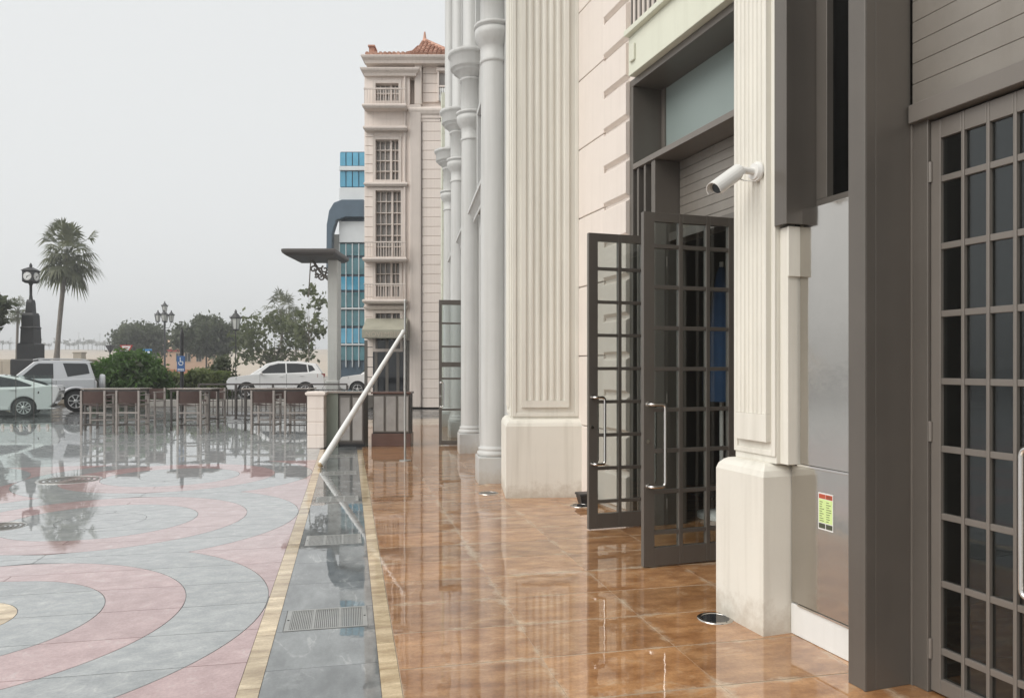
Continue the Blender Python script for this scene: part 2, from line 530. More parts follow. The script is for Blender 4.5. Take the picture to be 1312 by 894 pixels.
# ---------------------------------------------------------------- mesh builder
class MB:
    def __init__(s):
        s.v, s.f, s.s = [], [], []

    def add(s, vs, fs, smooth=False):
        o = len(s.v)
        s.v.extend([tuple(p) for p in vs])
        s.f.extend([tuple(i + o for i in q) for q in fs])
        s.s.extend([smooth] * len(fs))
        return s

    def box(s, x0, x1, y0, y1, z0, z1):
        return s.add([(x0, y0, z0), (x1, y0, z0), (x1, y1, z0), (x0, y1, z0), (x0, y0, z1), (x1, y0, z1), (x1, y1, z1), (x0, y1, z1)],
                     [(3, 2, 1, 0), (4, 5, 6, 7), (0, 1, 5, 4), (1, 2, 6, 5), (2, 3, 7, 6), (3, 0, 4, 7)])

    def rings(s, rings, smooth=True, caps=True):
        n = len(rings[0])
        vs = [p for r in rings for p in r]
        fs = []
        for k in range(len(rings) - 1):
            for i in range(n):
                j = (i + 1) % n
                fs.append((k * n + i, k * n + j, (k + 1) * n + j, (k + 1) * n + i))
        s.add(vs, fs, smooth)
        if caps:
            s.add(rings[0], [tuple(range(n - 1, -1, -1))])
            s.add(rings[-1], [tuple(range(n))])
        return s

    def lathe(s, prof, cx=0, cy=0, n=20, smooth=True):
        rr = []
        for r, z in prof:
            rr.append([(cx + r * math.cos(2 * math.pi * i / n), cy + r * math.sin(2 * math.pi * i / n), z) for i in range(n)])
        return s.rings(rr, smooth)

    def loft_rect(s, x0, x1, y0, y1, prof):
        """rectangular rings: prof = [(inset, z)]; a negative inset swells out"""
        return s.rings([[(x0 + i, y0 + i, z), (x1 - i, y0 + i, z), (x1 - i, y1 - i, z), (x0 + i, y1 - i, z)] for i, z in prof], smooth=False)

    def tube(s, pts, r, n=8, smooth=True):
        pts = [Vector(p) for p in pts]
        rs = r if isinstance(r, (list, tuple)) else [r] * len(pts)
        rr = []
        up = Vector((0, 0, 1))
        prev = None
        for i, p in enumerate(pts):
            a = pts[max(0, i - 1)]
            b = pts[min(len(pts) - 1, i + 1)]
            d = (b - a).normalized()
            if prev is None:
                u = d.cross(up)
                if u.length < 1e-3:
                    u = d.cross(Vector((1, 0, 0)))
            else:
                u = prev - d * prev.dot(d)
            u.normalize()
            prev = u
            w_ = d.cross(u)
            rr.append([p + (u * math.cos(2 * math.pi * k / n) + w_ * math.sin(2 * math.pi * k / n)) * rs[i] for k in range(n)])
        return s.rings(rr, smooth)

    def prism(s, poly, axis, a, b):
        def P(u, v, t):
            return {'x': (t, u, v), 'y': (u, t, v), 'z': (u, v, t)}[axis]
        n = len(poly)
        vs = [P(u, v, a) for u, v in poly] + [P(u, v, b) for u, v in poly]
        fs = [tuple(range(n))[::-1], tuple(range(n, 2 * n))] + [(i, (i + 1) % n, n + (i + 1) % n, n + i) for i in range(n)]
        return s.add(vs, fs)

    def sphere(s, c, r, n=10, m=6, sq=(1, 1, 1)):
        rr = []
        for k in range(1, m):
            a = math.pi * k / m
            rr.append([(c[0] + sq[0] * r * math.sin(a) * math.cos(2 * math.pi * i / n), c[1] + sq[1] * r * math.sin(a) * math.sin(2 * math.pi * i / n),
                        c[2] - sq[2] * r * math.cos(a)) for i in range(n)])
        return s.rings(rr, True)

    def mesh(s, name, m):
        me = bpy.data.meshes.new(name)
        me.from_pydata(s.v, [], s.f)
        me.polygons.foreach_set('use_smooth', s.s)
        me.materials.append(m)
        me.update()
        import bmesh
        bm = bmesh.new()
        bm.from_mesh(me)
        bmesh.ops.recalc_face_normals(bm, faces=bm.faces)
        bm.to_mesh(me)
        bm.free()
        return me

    def build(s, name, m, parent=None, bevel=0, seg=2, loc=None, rz=None):
        o = bpy.data.objects.new(name, s.mesh(name, m))
        col.objects.link(o)
        if parent:
            o.parent = parent
        if loc:
            o.location = loc
        if rz is not None:
            o.rotation_euler = (0, 0, rz)
        if bevel:
            md = o.modifiers.new('bevel', 'BEVEL')
            md.width = bevel
            md.segments = seg
            md.limit_method = 'ANGLE'
            md.angle_limit = R(40)
            md.harden_normals = False
        return o


def tag(o, label=None, cat=None, group=None, kind=None):
    if label:
        o['label'] = label
    if cat:
        o['category'] = cat
    if group:
        o['group'] = group
    if kind:
        o['kind'] = kind
    return o


def thing(name, label, cat, loc=(0, 0, 0), rz=0, group=None):
    o = bpy.data.objects.new(name, None)
    o.empty_display_size = 0.2
    col.objects.link(o)
    o.location = loc
    o.rotation_euler = (0, 0, rz)
    return tag(o, label, cat, group)


def copy_tree(o, parent=None):
    c = o.copy()
    col.objects.link(c)
    c.parent = parent
    for ch in list(o.children):
        copy_tree(ch, c)
    return c


def pane(name, m, parent, x0, x1, y0, y1, z0, z1):
    return MB().box(x0, x1, y0, y1, z0, z1).build(name, m, parent)


def wall_openings(mb, x0, x1, y0, y1, z0, z1, ops):
    """wall running along y with rectangular openings (ya, yb, za, zb)"""
    ys = sorted({y0, y1, *[v for o in ops for v in o[:2]]})
    zs = sorted({z0, z1, *[v for o in ops for v in o[2:]]})
    for a, b in zip(ys, ys[1:]):
        run = None
        for c, d in zip(zs, zs[1:]):
            solid = not any(o[0] <= a and b <= o[1] and o[2] <= c and d <= o[3] for o in ops)
            if solid:
                run = (run[0], d) if run else (c, d)
            if (not solid or d == zs[-1]) and run:
                mb.box(x0, x1, a, b, *run)
                run = None
    return mb


def fluted(x0, x1, y_front, depth, n, r, margin):
    """plan outline of a panel whose front (low y) carries n round flutes"""
    pts = [(x0, y_front)]
    pitch = (x1 - x0 - 2 * margin) / n
    for i in range(n):
        c = x0 + margin + pitch * (i + .5)
        for k in range(7):
            a = math.pi * k / 6
            pts.append((c - r * math.cos(a), y_front + r * .8 * math.sin(a)))
    pts += [(x1, y_front), (x1, y_front + depth), (x0, y_front + depth)]
    return pts


# ================================================================ GROUND
TR = R(12.3)                                 # direction of the paving bands
tc_, ts_ = math.cos(TR), math.sin(TR)
FA = R(18.5)                                 # direction of the shop front
fc_, fs_ = math.cos(FA), math.sin(FA)

g = MB()
g.box(-760, 420, -60, 470, -0.6, -0.05)
tag(g.build('ground', M['asphalt']), kind='structure')

plaza = thing('plaza', None, None, rz=TR)
tag(plaza, kind='structure')
MB().box(-40, .262, -6, 23.5, -0.049, -0.006).build('joint_bed', M['joint'], plaza)
MB().box(.2625, 9, -6, 23.5, -0.049, -0.0015).build('joint_bed', M['pale_joint'], plaza)

G = 0.003
TT = (-0.0055, 0.0)


def slab(poly, name, m, parent, mb=None):
    n = len(poly)
    vs = [(u, v, TT[1]) for u, v in poly] + [(u, v, TT[0]) for u, v in poly]
    fs = [tuple(range(n))] + [(i, n + i, n + (i + 1) % n, (i + 1) % n) for i in range(n)]
    if mb is not None:
        mb.add(vs, fs)
        return
    return MB().add(vs, fs).build(name, m, parent)


RADII = [0.0, 0.43, 0.94, 1.45, 2.0]
RMAT = ['tan_tile', 'grey_tile', 'pink_tile', 'grey_tile', 'pink_tile']
stuffmb = {k: MB() for k in ('tan_tile', 'grey_tile', 'pink_tile')}
HV = 1.62
for ci, cu in enumerate((-2.55, -6.56, -10.57, -14.58, -18.59)):
    for k in range(7):
        cv = 2.17 + 3.24 * k
        shown = (ci == 0 and 0 <= k <= 3) or (ci == 1 and k in (2, 3))
        for zi in range(5):
            r_in = RADII[zi]
            r_out = RADII[zi + 1] if zi < 4 else None
            for si in range(6):
                v0, v1 = -HV + .54 * si + G, -HV + .54 * (si + 1) - G
                lim = (r_out - G) if r_out else HV
                a, b = max(v0, -lim), min(v1, lim)
                if b - a < .03:
                    continue
                if zi == 0:
                    sides = (0,)
                elif max(abs(a), abs(b)) < r_in or r_out is None or (a < 0 < b) or min(abs(a), abs(b)) < r_in:
                    sides = (1, -1)
                else:
                    sides = (0,)
                N = 12
                vv = [a + (b - a) * i / N for i in range(N + 1)]
                fo = (lambda v: math.sqrt(max(0, (r_out - G) ** 2 - v * v))) if r_out else (lambda v: 2.0035)
                fi = lambda v: math.sqrt(max(0, (r_in + G) ** 2 - v * v)) if r_in else 0
                for sd_ in sides:
                    if sd_ == 0:
                        poly = [(fo(v), v) for v in vv] + [(-fo(v), v) for v in reversed(vv)]
                    else:
                        ok = [v for v in vv if fi(v) < fo(v) - .004]
                        if len(ok) < 2:
                            continue
                        poly = [(sd_ * fo(v), v) for v in ok] + [(sd_ * max(fi(v), G), v) for v in reversed(ok)]
                        if sd_ < 0:
                            poly = poly[::-1]
                    if sd_ == 0 or True:
                        poly = [(cu + u, cv + v) for u, v in poly]
                    mk = RMAT[zi] if (zi or (ci == 0 and k == 1)) else 'grey_tile'
                    if k >= 4:
                        mk = 'grey_tile'
                    if shown:
                        slab(poly, 'paving_stone', M[mk], plaza)
                    else:
                        slab(poly, None, None, None, stuffmb[mk])
for k, mb in stuffmb.items():
    tag(mb.build('far_paving', M[k], plaza), kind='stuff')

# tan border bands either side of the drainage channel
for u0, u1 in ((-0.545, -0.435), (0.16, 0.262)):
    v = 1.2
    while v < 15.0:
        L = random.uniform(.34, .52)
        slab([(u0 + G / 2, v), (u1 - G / 2, v), (u1 - G / 2, v + L - G), (u0 + G / 2, v + L - G)], 'border_stone', M['tan_tile'], plaza)
        v += L
# dark slate between the bands, grates let in
GV = [4.98, 7.23, 9.45, 11.75, 14.0]
v = 1.2
edges = []
for gv in GV:
    edges.append((v, gv - .205))
    v = gv + .205
edges.append((v, 22))
for a, b in edges:
    n = max(1, round((b - a) / .62))
    for i in range(n):
        p0, p1 = a + (b - a) * i / n, a + (b - a) * (i + 1) / n
        slab([(-.433, p0 + G / 2), (.158, p0 + G / 2), (.158, p1 - G / 2), (-.433, p1 - G / 2)], 'channel_slab', M['drain_slate'], plaza)
for gv in GV:
    for a, b in ((-.433, -.394), (.119, .158)):
        slab([(a, gv - .203), (b - .002, gv - .203), (b - .002, gv + .203), (a, gv + .203)], 'channel_slab', M['drain_slate'], plaza)
# brown stone paving in front of the shops
rowi = 0
vrow = 1.3
brown_far = MB()
while vrow < 21:
    h = .55
    off = 0
    us = [0.265, 1.05, 1.85, 2.65, 3.45, 4.25, 5.05, 5.85]
    for a, b in zip(us, us[1:]):
        if b > 4.3 and vrow > 9:
            continue
        q = [(a + G / 2, vrow + .006), (b - G / 2, vrow + .006), (b - G / 2, vrow + h - .006), (a + G / 2, vrow + h - .006)]
        if vrow < 15:
            slab(q, 'paving_stone', M['brown_tile'], plaza)
        else:
            slab(q, None, None, None, brown_far)
    vrow += h
tag(brown_far.build('far_paving', M['brown_tile'], plaza), kind='stuff')


def T2W(u, v):
    return (u * tc_ - v * ts_, u * ts_ + v * tc_)


def W2T(x, y):
    return (x * tc_ + y * ts_, -x * ts_ + y * tc_)


# drain grates in the channel
def make_grate():
    t = thing('drain_grate', None, 'grate', rz=TR, group='slotted grates in the drainage channel')
    f = MB()
    w_, d = .254, .2
    zt = .003
    f.box(-w_, w_, -d, -d + .016, -.0045, zt).box(-w_, w_, d - .016, d, -.0045, zt)
    for x0, x1 in ((-w_, -w_ + .03), (-.09, -.073), (.073, .09), (w_ - .03, w_)):
        f.box(x0, x1, -d + .016, d - .016, -.0045, zt)
    f.build('frame', M['grate'], t)
    s = MB()
    for a, b in ((-w_ + .03, -.09), (-.073, .073), (.09, w_ - .03)):
        n = 12
        for i in range(n):
            x = a + (b - a) * (i + .5) / n
            s.box(x - .0035, x + .0035, -d + .016, d - .016, -.0045, zt - .001)
    tag(s.build('slat', M['grate'], t), kind='stuff')
    k = MB()
    for sx in (-1, 1):
        k.lathe([(.007, zt - .001), (.007, zt + .002)], sx * (w_ - .015), 0, 8)
    k.build('bolts', M['black'], t)
    return t


gr0 = make_grate()
glabels = ['slotted steel grate set in the dark channel, lowest and clearest of the row',
           'slotted steel grate in the channel, second along from the widest one',
           'slotted steel grate in the channel, third along from the widest one',
           'slotted steel grate in the channel, fourth along, under the slanted pole',
           'small far grate at the end of the dark channel']
for i, gv in enumerate(GV):
    o = gr0 if i == 0 else copy_tree(gr0)
    x, y = T2W(-.137, gv)
    o.location = (x, y, 0)
    o['label'] = glabels[i]


def disc_thing(name, label, cat, x, y, r, kind):
    t = thing(name, label, cat, (x, y, 0))
    if kind == 'uplight':
        MB().lathe([(r, -.004), (r, .004), (r * .93, .007), (r * .78, .007), (r * .76, .003), (r * .76, -.004)], n=32).build('trim_ring', M['steel'], t)
        MB().lathe([(r * .755, -.004), (r * .755, .0035)], n=32).build('lens', M['car_glass'], t)
        m = MB()
        for i in range(6):
            a = i * math.pi / 3
            m.lathe([(r * .045, .006), (r * .045, .009)], math.cos(a) * r * .86, math.sin(a) * r * .86, 8)
        m.build('screws', M['black'], t)
    else:
        MB().lathe([(r, -.004), (r, .003), (r * .95, .0035), (r * .94, .001), (r * .94, -.004)], n=40).build('rim', M['grate'], t)
        m = MB()
        for k in range(5):
            a = r * (.9 - .18 * k)
            m.lathe([(a, -.003), (a, .0025), (a - r * .09, .0025), (a - r * .09, -.003)], n=32)
        m.build('cover', M['bronze'], t)
    return t


disc_thing('floor_uplight', 'round steel floor uplight set in brown paving beside the fluted pillar with camera', 'floor light', 1.31, 4.83, .115, 'uplight')
disc_thing('floor_uplight', 'round floor uplight at the foot of the grey column plinth', 'floor light', -.30, 9.62, .13, 'uplight')
disc_thing('floor_uplight', 'round floor uplight beside the black box at the pillar foot', 'floor light', .80, 8.75, .12, 'uplight')
disc_thing('manhole_cover', 'round ringed manhole cover in pale wet circle paving', 'manhole', -5.2, 7.6, .24, 'cover')
disc_thing('manhole_cover', 'dark manhole cover where the palm reflects in the plaza', 'manhole', -6.35, 10.75, .42, 'cover')

# ================================================================ SHOP FRONT (cream pillars, bronze metalwork)
shop = thing('shop_building', 'cream shop building with fluted pillars, blush blockwork and dark bronze door portals', 'building',
             (2.862 * fc_, 2.862 * fs_, 0), FA)
# local: x = into the wall, y = along the front (away from the camera), z up
# ---- fluted pillar that carries the camera
pl = MB()
pl.loft_rect(0, .6, 3.794, 4.29, [(0, 0), (0, .955), (.012, .99), (.035, 1.015), (.06, 1.028), (.085, 1.032)])
pillar = pl.build('pillar', M['cream'], shop, bevel=.006)
MB().box(.1, .62, 3.80, 4.215, 1.03, 7.4).build('shaft', M['cream'], pillar, bevel=.006)
q = MB()
q.box(.088, .1, 3.80, 3.835, 1.075, 7.3).box(.088, .1, 4.18, 4.215, 1.075, 7.3).box(.088, .1, 3.835, 4.18, 1.075, 1.11)
q.build('panel_frame', M['cream'], pillar, bevel=.004)
q = MB()
fp = fluted(3.85, 4.165, 0.062, .0385, 7, .0165, .012)
q.prism([(y, u) for u, y in fp], 'z', 1.33, 7.25)
q.prism([(.062, 3.85), (.062, 4.165), (.1, 4.165), (.1, 3.85)], 'z', 1.16, 1.329)
q.build('fluted_panel', M['cream'], pillar)
# flutes start a little above the foot of the panel
MB().box(.125, .6, 3.726, 3.799, 1.033, 2.46).build('side_return', M['cream'], pillar, bevel=.004)
MB().box(.118, .6, 3.712, 3.7255, 2.16, 2.46).build('side_block', M['cream'], pillar, bevel=.003)

# ---- steel clad wall between pillar and right-hand door portal
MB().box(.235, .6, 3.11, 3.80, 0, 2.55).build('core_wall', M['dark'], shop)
MB().box(.20, .234, 3.106, 3.792, .002, .185).build('skirting', M['white'], shop, bevel=.003)
MB().box(.20, .234, 3.106, 3.788, .197, 1.025).build('steel_panel', M['steel'], shop, bevel=.003)
MB().box(.20, .234, 3.106, 3.711, 1.04, 2.555).build('steel_panel', M['steel'], shop, bevel=.003)
MB().box(.19, .234, 3.106, 3.725, 1.026, 1.039).build('steel_trim', M['steel_bright'], shop)
MB().box(.19, .234, 3.106, 3.725, .186, .196).build('steel_trim', M['steel_bright'], shop)
cl = MB()
cl.box(.085, .42, 3.69, 3.711, 2.47, 7.4)
cl.box(.085, .10, 3.711, 3.80, 2.47, 7.4)
cl.build('pillar_cladding', M['bronze'], shop, bevel=.002)
wf = MB()
wf.box(.30, .40, 3.106, 3.69, 2.56, 2.62).box(.30, .40, 3.60, 3.69, 2.62, 7.4).box(.30, .40, 3.106, 3.15, 2.62, 7.4)
win = wf.build('window', M['bronze'], shop, bevel=.003)
pane('pane', M['glass_dark'], win, .345, .355, 3.15, 3.60, 2.62, 7.4)

# ---- right-hand portal
pf = MB()
pf.box(0, .06, 2.985, 3.105, 0, 7.4)
pf.box(.06, .285, 2.985, 3.0, 0, 7.4)
pf.box(.06, .40, 3.06, 3.105, 0, 7.4)
pf.box(-.006, .0, 2.985, 3.0, 0, 7.4)
pf.build('portal_frame', M['bronze'], shop, bevel=.003)
MB().box(.29, .40, 2.885, 3.055, 0, 2.95).build('door_jamb', M['bronze'], shop, bevel=.004)
MB().box(.283, .291, 2.972, 2.984, 0, 2.85).build('jamb_bead', M['bronze_light'], shop)
hd_ = MB()
hd_.box(.255, .40, 1.2, 2.972, 2.852, 2.945)
hd_.build('door_head', M['bronze_light'], shop, bevel=.004)
for i in range(9):
    z0 = 2.949 + .105 * i
    MB().box(.282, .39, 1.2, 2.972, z0, z0 + .1035).build('fascia_board', M['ribbed'], shop, bevel=.003)
MB().box(.285, .39, 1.2, 2.98, 3.9, 7.4).build('fascia_panel', M['bronze'], shop)


def door_leaf(parent, name, width, top, cols, rows, m, loc, rz, handle_x, hz=(.66, 1.32), crank=.12, th=.045, label=None, both=True, gm='glass'):
    """local x across the leaf, y through it, z up. cols/rows: clear glass intervals"""
    d = MB()
    xs = [0] + [v for c in cols for v in c] + [width]
    for i in range(0, len(xs), 2):
        d.box(xs[i], xs[i + 1], -th / 2, th / 2, .012, top)
    for c0, c1 in cols:
        zs = [.012] + [v for r in rows for v in r] + [top]
        for i in range(0, len(zs), 2):
            t2 = th / 2 - (.004 if 0 < i < len(zs) - 2 else 0.0005)
            d.box(c0, c1, -t2, t2, zs[i], zs[i + 1])
    o = d.build(name, m, parent, bevel=.003, loc=loc, rz=rz)
    if label:
        o['label'] = label
    pm = {}
    for c0, c1 in cols:
        for r0, r1 in rows:
            key = (round(c1 - c0, 4), round(r1 - r0, 4))
            if key not in pm:
                pm[key] = MB().box(0, key[0], -.003, .003, 0, key[1]).mesh('pane', M[gm])
            po = bpy.data.objects.new('pane', pm[key])
            col.objects.link(po)
            po.parent = o
            po.location = (c0, random.uniform(-.001, .001), r0)
            po.rotation_euler = (0, 0, random.uniform(-.004, .004))
    for sgn in (1, -1):
        MB().tube([(handle_x, sgn * th / 2, 1.02), (handle_x, sgn * (th / 2 + .006), 1.02)], .017, 12).build('lock', M['steel'], o)
    xh = width if handle_x < width / 2 else 0
    for zz_ in (.22, 1.3, top - .25):
        MB().tube([(xh, -th / 2 - .004, zz_ - .05), (xh, -th / 2 - .004, zz_ + .05)], .011, 8).build('hinge', M['bronze_light'], o)
    for sgn in ((1, -1) if both else (-1,)):
        y0 = sgn * th / 2
        hx = handle_x
        cx = hx + crank
        pts = []
        b = .035
        so = .062 * sgn

        def arc(p, q, c):
            return [Vector(p).lerp(Vector(c), t).lerp(Vector(c).lerp(Vector(q), t), t) for t in (0, .25, .5, .75, 1)]
        z0, z1 = hz
        P0 = (hx, y0, z0)
        C1 = (hx, y0 + so, z0)
        pts += [P0] + arc((hx, y0 + so * .55, z0), (hx + crank * .3, y0 + so, z0), C1)
        pts += arc((cx - b * math.copysign(1, crank), y0 + so, z0), (cx, y0 + so, z0 + b), (cx, y0 + so, z0))
        pts += arc((cx, y0 + so, z1 - b), (cx - b * math.copysign(1, crank), y0 + so, z1), (cx, y0 + so, z1))
        pts += arc((hx + crank * .3, y0 + so, z1), (hx, y0 + so * .55, z1), (hx, y0 + so, z1)) + [(hx, y0, z1)]
        h = MB().tube(pts, .014, 10)
        for zz in (z0, z1):
            h.tube([(hx, y0, zz), (hx, y0 + .006 * sgn, zz)], .022, 12)
        h.build('handle', M['steel_bright'], o)
    return o


rows_r = [(.085, .205)] + [(.238 + .3318 * i, .238 + .3318 * i + .3) for i in range(7)] + [(2.56, 2.745)]
cols_r = [(.055 + .1305 * i, .055 + .1305 * i + .113) for i in range(4)]
# leaf runs towards the camera from s = 2.885
door_leaf(shop, 'door', .62, 2.84, cols_r, rows_r, M['bronze_light'], (.33, 2.883, 0), R(-90), .575, hz=(.63, 1.27), crank=-.06,
          label='closed bronze door with narrow glass panes beside the steel panel', gm='glass_room')
door_leaf(shop, 'door', .62, 2.84, cols_r, rows_r, M['bronze_light'], (.33, 2.258, 0), R(-90), .045, hz=(.63, 1.27), crank=.06, gm='glass_room')
MB().box(.29, .40, 1.2, 1.63, 0, 2.85).build('door_jamb', M['bronze'], shop)

# ---- deep portal with the open double doors
wl = MB()
wall_openings(wl, .95, 1.5, 4.25, 9.0, 0, 7.4, [(4.25, 7.325, 0, 4.72)])
wl.build('wall', M['blush'], shop)
MB().box(.25, .949, 4.12, 4.21, 0, 7.4).build('recess_return', M['cream'], shop)
# sage band over the portal, with a balcony above
sb_ = MB()
sb_.box(.86, .949, 4.22, 7.20, 4.72, 5.13)
sb_.build('sage_band', M['sage'], shop, bevel=.006)
MB().box(.80, .949, 4.22, 7.20, 5.131, 5.19).build('band_coping', M['sage'], shop, bevel=.008)
MB().box(.835, .8595, 7.04, 7.14, 4.84, 5.02).build('band_bracket', M['sage'], shop, bevel=.01)
for i in range(30):
    y = 4.3 + i * .1
    MB().tube([(.90, y, 5.19), (.90, y, 6.3)], .012, 6).build('baluster', M['bronze'], shop)
MB().box(.87, .93, 4.22, 7.2, 6.3, 6.35).build('balcony_rail', M['bronze'], shop)
# blush blocks: wide courses near the fluted corner pillar, proud quoins at the portal
zq = .04
k = 0
while zq < 7.3:
    MB().loft_rect(.905, .949, 7.335, 7.93, [(0, zq), (0, zq)]) if False else None
    b = MB()
    b.add([(.949, 7.335, zq), (.949, 7.93, zq), (.949, 7.93, zq + .40), (.949, 7.335, zq + .40),
           (.895, 7.335, zq + .03), (.895, 7.90, zq + .03), (.895, 7.90, zq + .37), (.895, 7.335, zq + .37)],
          [(4, 5, 6, 7), (0, 1, 5, 4), (1, 2, 6, 5), (2, 3, 7, 6), (3, 0, 4, 7)])
    b.build('quoin', M['blush'], shop, bevel=.006)
    zq += .43
zq = .04
while zq < 7.3:
    MB().box(.918, .949, 7.935, 9.0, zq, zq + .848).build('wall_block', M['blush'], shop, bevel=.008)
    zq += .86
# bronze lining of the portal
pt = MB()
pt.box(.935, 1.40, 7.24, 7.322, 0, 4.64)
pt.box(.935, 1.40, 4.24, 4.30, 0, 4.64)
pt.box(.935, 1.40, 4.24, 7.322, 4.64, 4.715)
pt.build('portal_lining', M['bronze'], shop, bevel=.004)
MB().box(.93, 1.40, 4.301, 7.239, 3.74, 3.80).build('transom_beam', M['bronze_light'], shop, bevel=.004)
MB().box(1.30, 1.36, 4.301, 7.239, 3.801, 4.639).build('transom_panel', M['teal_panel'], shop)
MB().box(1.28, 1.299, 7.17, 7.239, 3.801, 4.639).build('panel_bead', M['bronze_light'], shop)
for i in range(8):
    z0 = 2.99 + .0935 * i
    MB().box(1.23, 1.29, 5.33, 6.78, z0, z0 + .0905).build('overdoor_board', M['ribbed'], shop, bevel=.003)
MB().box(1.10, 1.30, 5.33, 6.78, 2.905, 2.989).build('door_head', M['bronze'], shop)
for y0, y1, p0 in ((6.79, 6.87, .95), (6.99, 7.03, .95), (7.14, 7.18, .95), (5.24, 5.32, .94), (5.02, 5.07, .94), (4.78, 4.83, .94), (4.55, 4.60, .94)):
    MB().box(p0, 1.32, y0, y1, 0, 3.739).build('fin_post', M['bronze'], shop, bevel=.003)
sg = MB().box(1.25, 1.26, 6.87, 7.239, .02, 3.739)
sg.build('side_light', M['glass_dark'], shop)
MB().box(1.25, 1.26, 4.301, 5.239, .02, 3.739).build('side_light', M['glass_dark'], shop)

rows_d = [(.16, .262), (.293, .575), (.607, .905), (.94, 1.255), (1.287, 1.597), (1.629, 1.921), (1.953, 2.236), (2.266, 2.585), (2.612, 2.795)]
rows_d = [(.16, .262)] + [(.294 + .3315 * i, .294 + .3315 * i + .299) for i in range(7)] + [(2.615, 2.795)]
cols_d = [(.099, .325), (.361, .583), (.619, .80)]
door_leaf(shop, 'door', .876, 2.87, cols_d, rows_d, M['bronze'], (.054, 5.40, 0), 0, .036, crank=.125,
          label='open glazed bronze door leaf standing next to the fluted pillar with camera')
door_leaf(shop, 'door', .876, 2.95, cols_d, rows_d[:-1] + [(2.615, 2.87)], M['bronze'], (.215, 6.82, 0), 0, .036, crank=.11,
          label='open glazed bronze door leaf standing next to the blush quoins')
# dark rooms behind, closed off
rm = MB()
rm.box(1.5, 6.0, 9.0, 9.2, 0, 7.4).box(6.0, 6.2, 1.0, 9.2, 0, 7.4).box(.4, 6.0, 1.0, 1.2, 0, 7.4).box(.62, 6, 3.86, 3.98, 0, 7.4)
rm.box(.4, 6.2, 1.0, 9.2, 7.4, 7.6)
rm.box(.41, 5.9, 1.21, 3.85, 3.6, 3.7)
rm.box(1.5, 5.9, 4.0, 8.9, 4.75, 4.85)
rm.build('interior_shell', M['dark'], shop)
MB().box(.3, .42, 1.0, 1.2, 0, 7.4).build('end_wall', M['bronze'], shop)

# ---- corner pillar (where the front bends)
cpz = 4
corner = MB()
corner.loft_rect(0, 1.01, 0, 1.0, [(0, 0), (0, .885), (.014, .925), (.04, .955), (.065, .968), (.085, .972)])
a_ = R(4) - FA
# position in the shop's local frame
wx, wy = -.077 - 2.862 * fc_, 9.256 - 2.862 * fs_
lx, ly = wx * fc_ + wy * fs_, -wx * fs_ + wy * fc_
cp = corner.build('pillar', M['cream'], shop, bevel=.006, loc=(lx, ly, 0), rz=a_)
MB().box(.085, .925, .10, .90, .97, 7.4).build('shaft', M['cream'], cp, bevel=.008)
q = MB()
q.box(.085, .135, .082, .10, 1.0, 7.3).box(.875, .925, .082, .10, 1.0, 7.3).box(.135, .875, .082, .10, 1.0, 1.045)
q.box(.066, .085, .13, .18, 1.0, 7.3).box(.066, .085, .82, .87, 1.0, 7.3).box(.066, .085, .18, .82, 1.0, 1.045)
q.build('panel_frame', M['cream'], cp, bevel=.006)
q = MB()
q.prism(fluted(.20, .80, .062, .0375, 6, .03, .04), 'z', 1.20, 7.25)
q.prism([(.20, .062), (.80, .062), (.80, .0995), (.20, .0995)], 'z', 1.115, 1.199)
fl2 = fluted(.22, .78, .052, .032, 6, .028, .03)
q.prism([(y, u) for u, y in fl2], 'z', 1.115, 7.25)
q.build('fluted_panel', M['cream'], cp)

# ---- things by the shop front
def L2W(p, s, z=0):
    r = 2.862 + p
    return (r * fc_ - s * fs_, r * fs_ + s * fc_, z)


cc = thing('security_camera', 'white bullet security camera on a bent arm fixed to the fluted pillar', 'camera', L2W(.062, 3.93, 2.83), FA)
MB().tube([(.0, 0, 0), (-.012, 0, 0)], .062, 24).tube([(-.012, 0, 0), (-.034, 0, 0)], [.062, .05], 24).build('mount', M['whiteplas'], cc, bevel=.003)
MB().tube([(-.02, 0, 0), (-.10, 0, .002), (-.135, 0, -.004), (-.155, 0, -.018)], [.022, .021, .023, .026], 14).build('arm', M['whiteplas'], cc)
hv = Vector((-.19, -.05, -.125)).normalized()
hb = Vector((-.135, .01, -.012))
MB().tube([hb, hb + hv * .02, hb + hv * .21, hb + hv * .225], [.036, .043, .043, .038], 20).build('housing', M['whiteplas'], cc)
side = hv.cross(Vector((0, 0, 1))).normalized()
upv = side.cross(hv).normalized()
vz = MB()
ring = []
for t in (-.005, .262):
    o = hb + hv * t
    outer = [o + side * .052 * math.cos(a) + upv * (.052 * math.sin(a)) for a in [math.pi * k / 10 for k in range(-1, 12)]]
    inner = [o + side * .048 * math.cos(a) + upv * (.048 * math.sin(a)) for a in [math.pi * k / 10 for k in range(11, -2, -1)]]
    ring.append(outer + inner)
vz.rings(ring, smooth=False)
vz.build('sun_shield', M['whiteplas'], cc)
MB().tube([hb + hv * .2255, hb + hv * .229], .033, 18).build('lens', M['car_glass'], cc)
MB().tube([(-.02, -.04, -.05), (-.06, -.05, -.075), (-.12, -.03, -.07), (-.15, 0, -.05)], .0035, 6).build('cable', M['whiteplas'], cc)

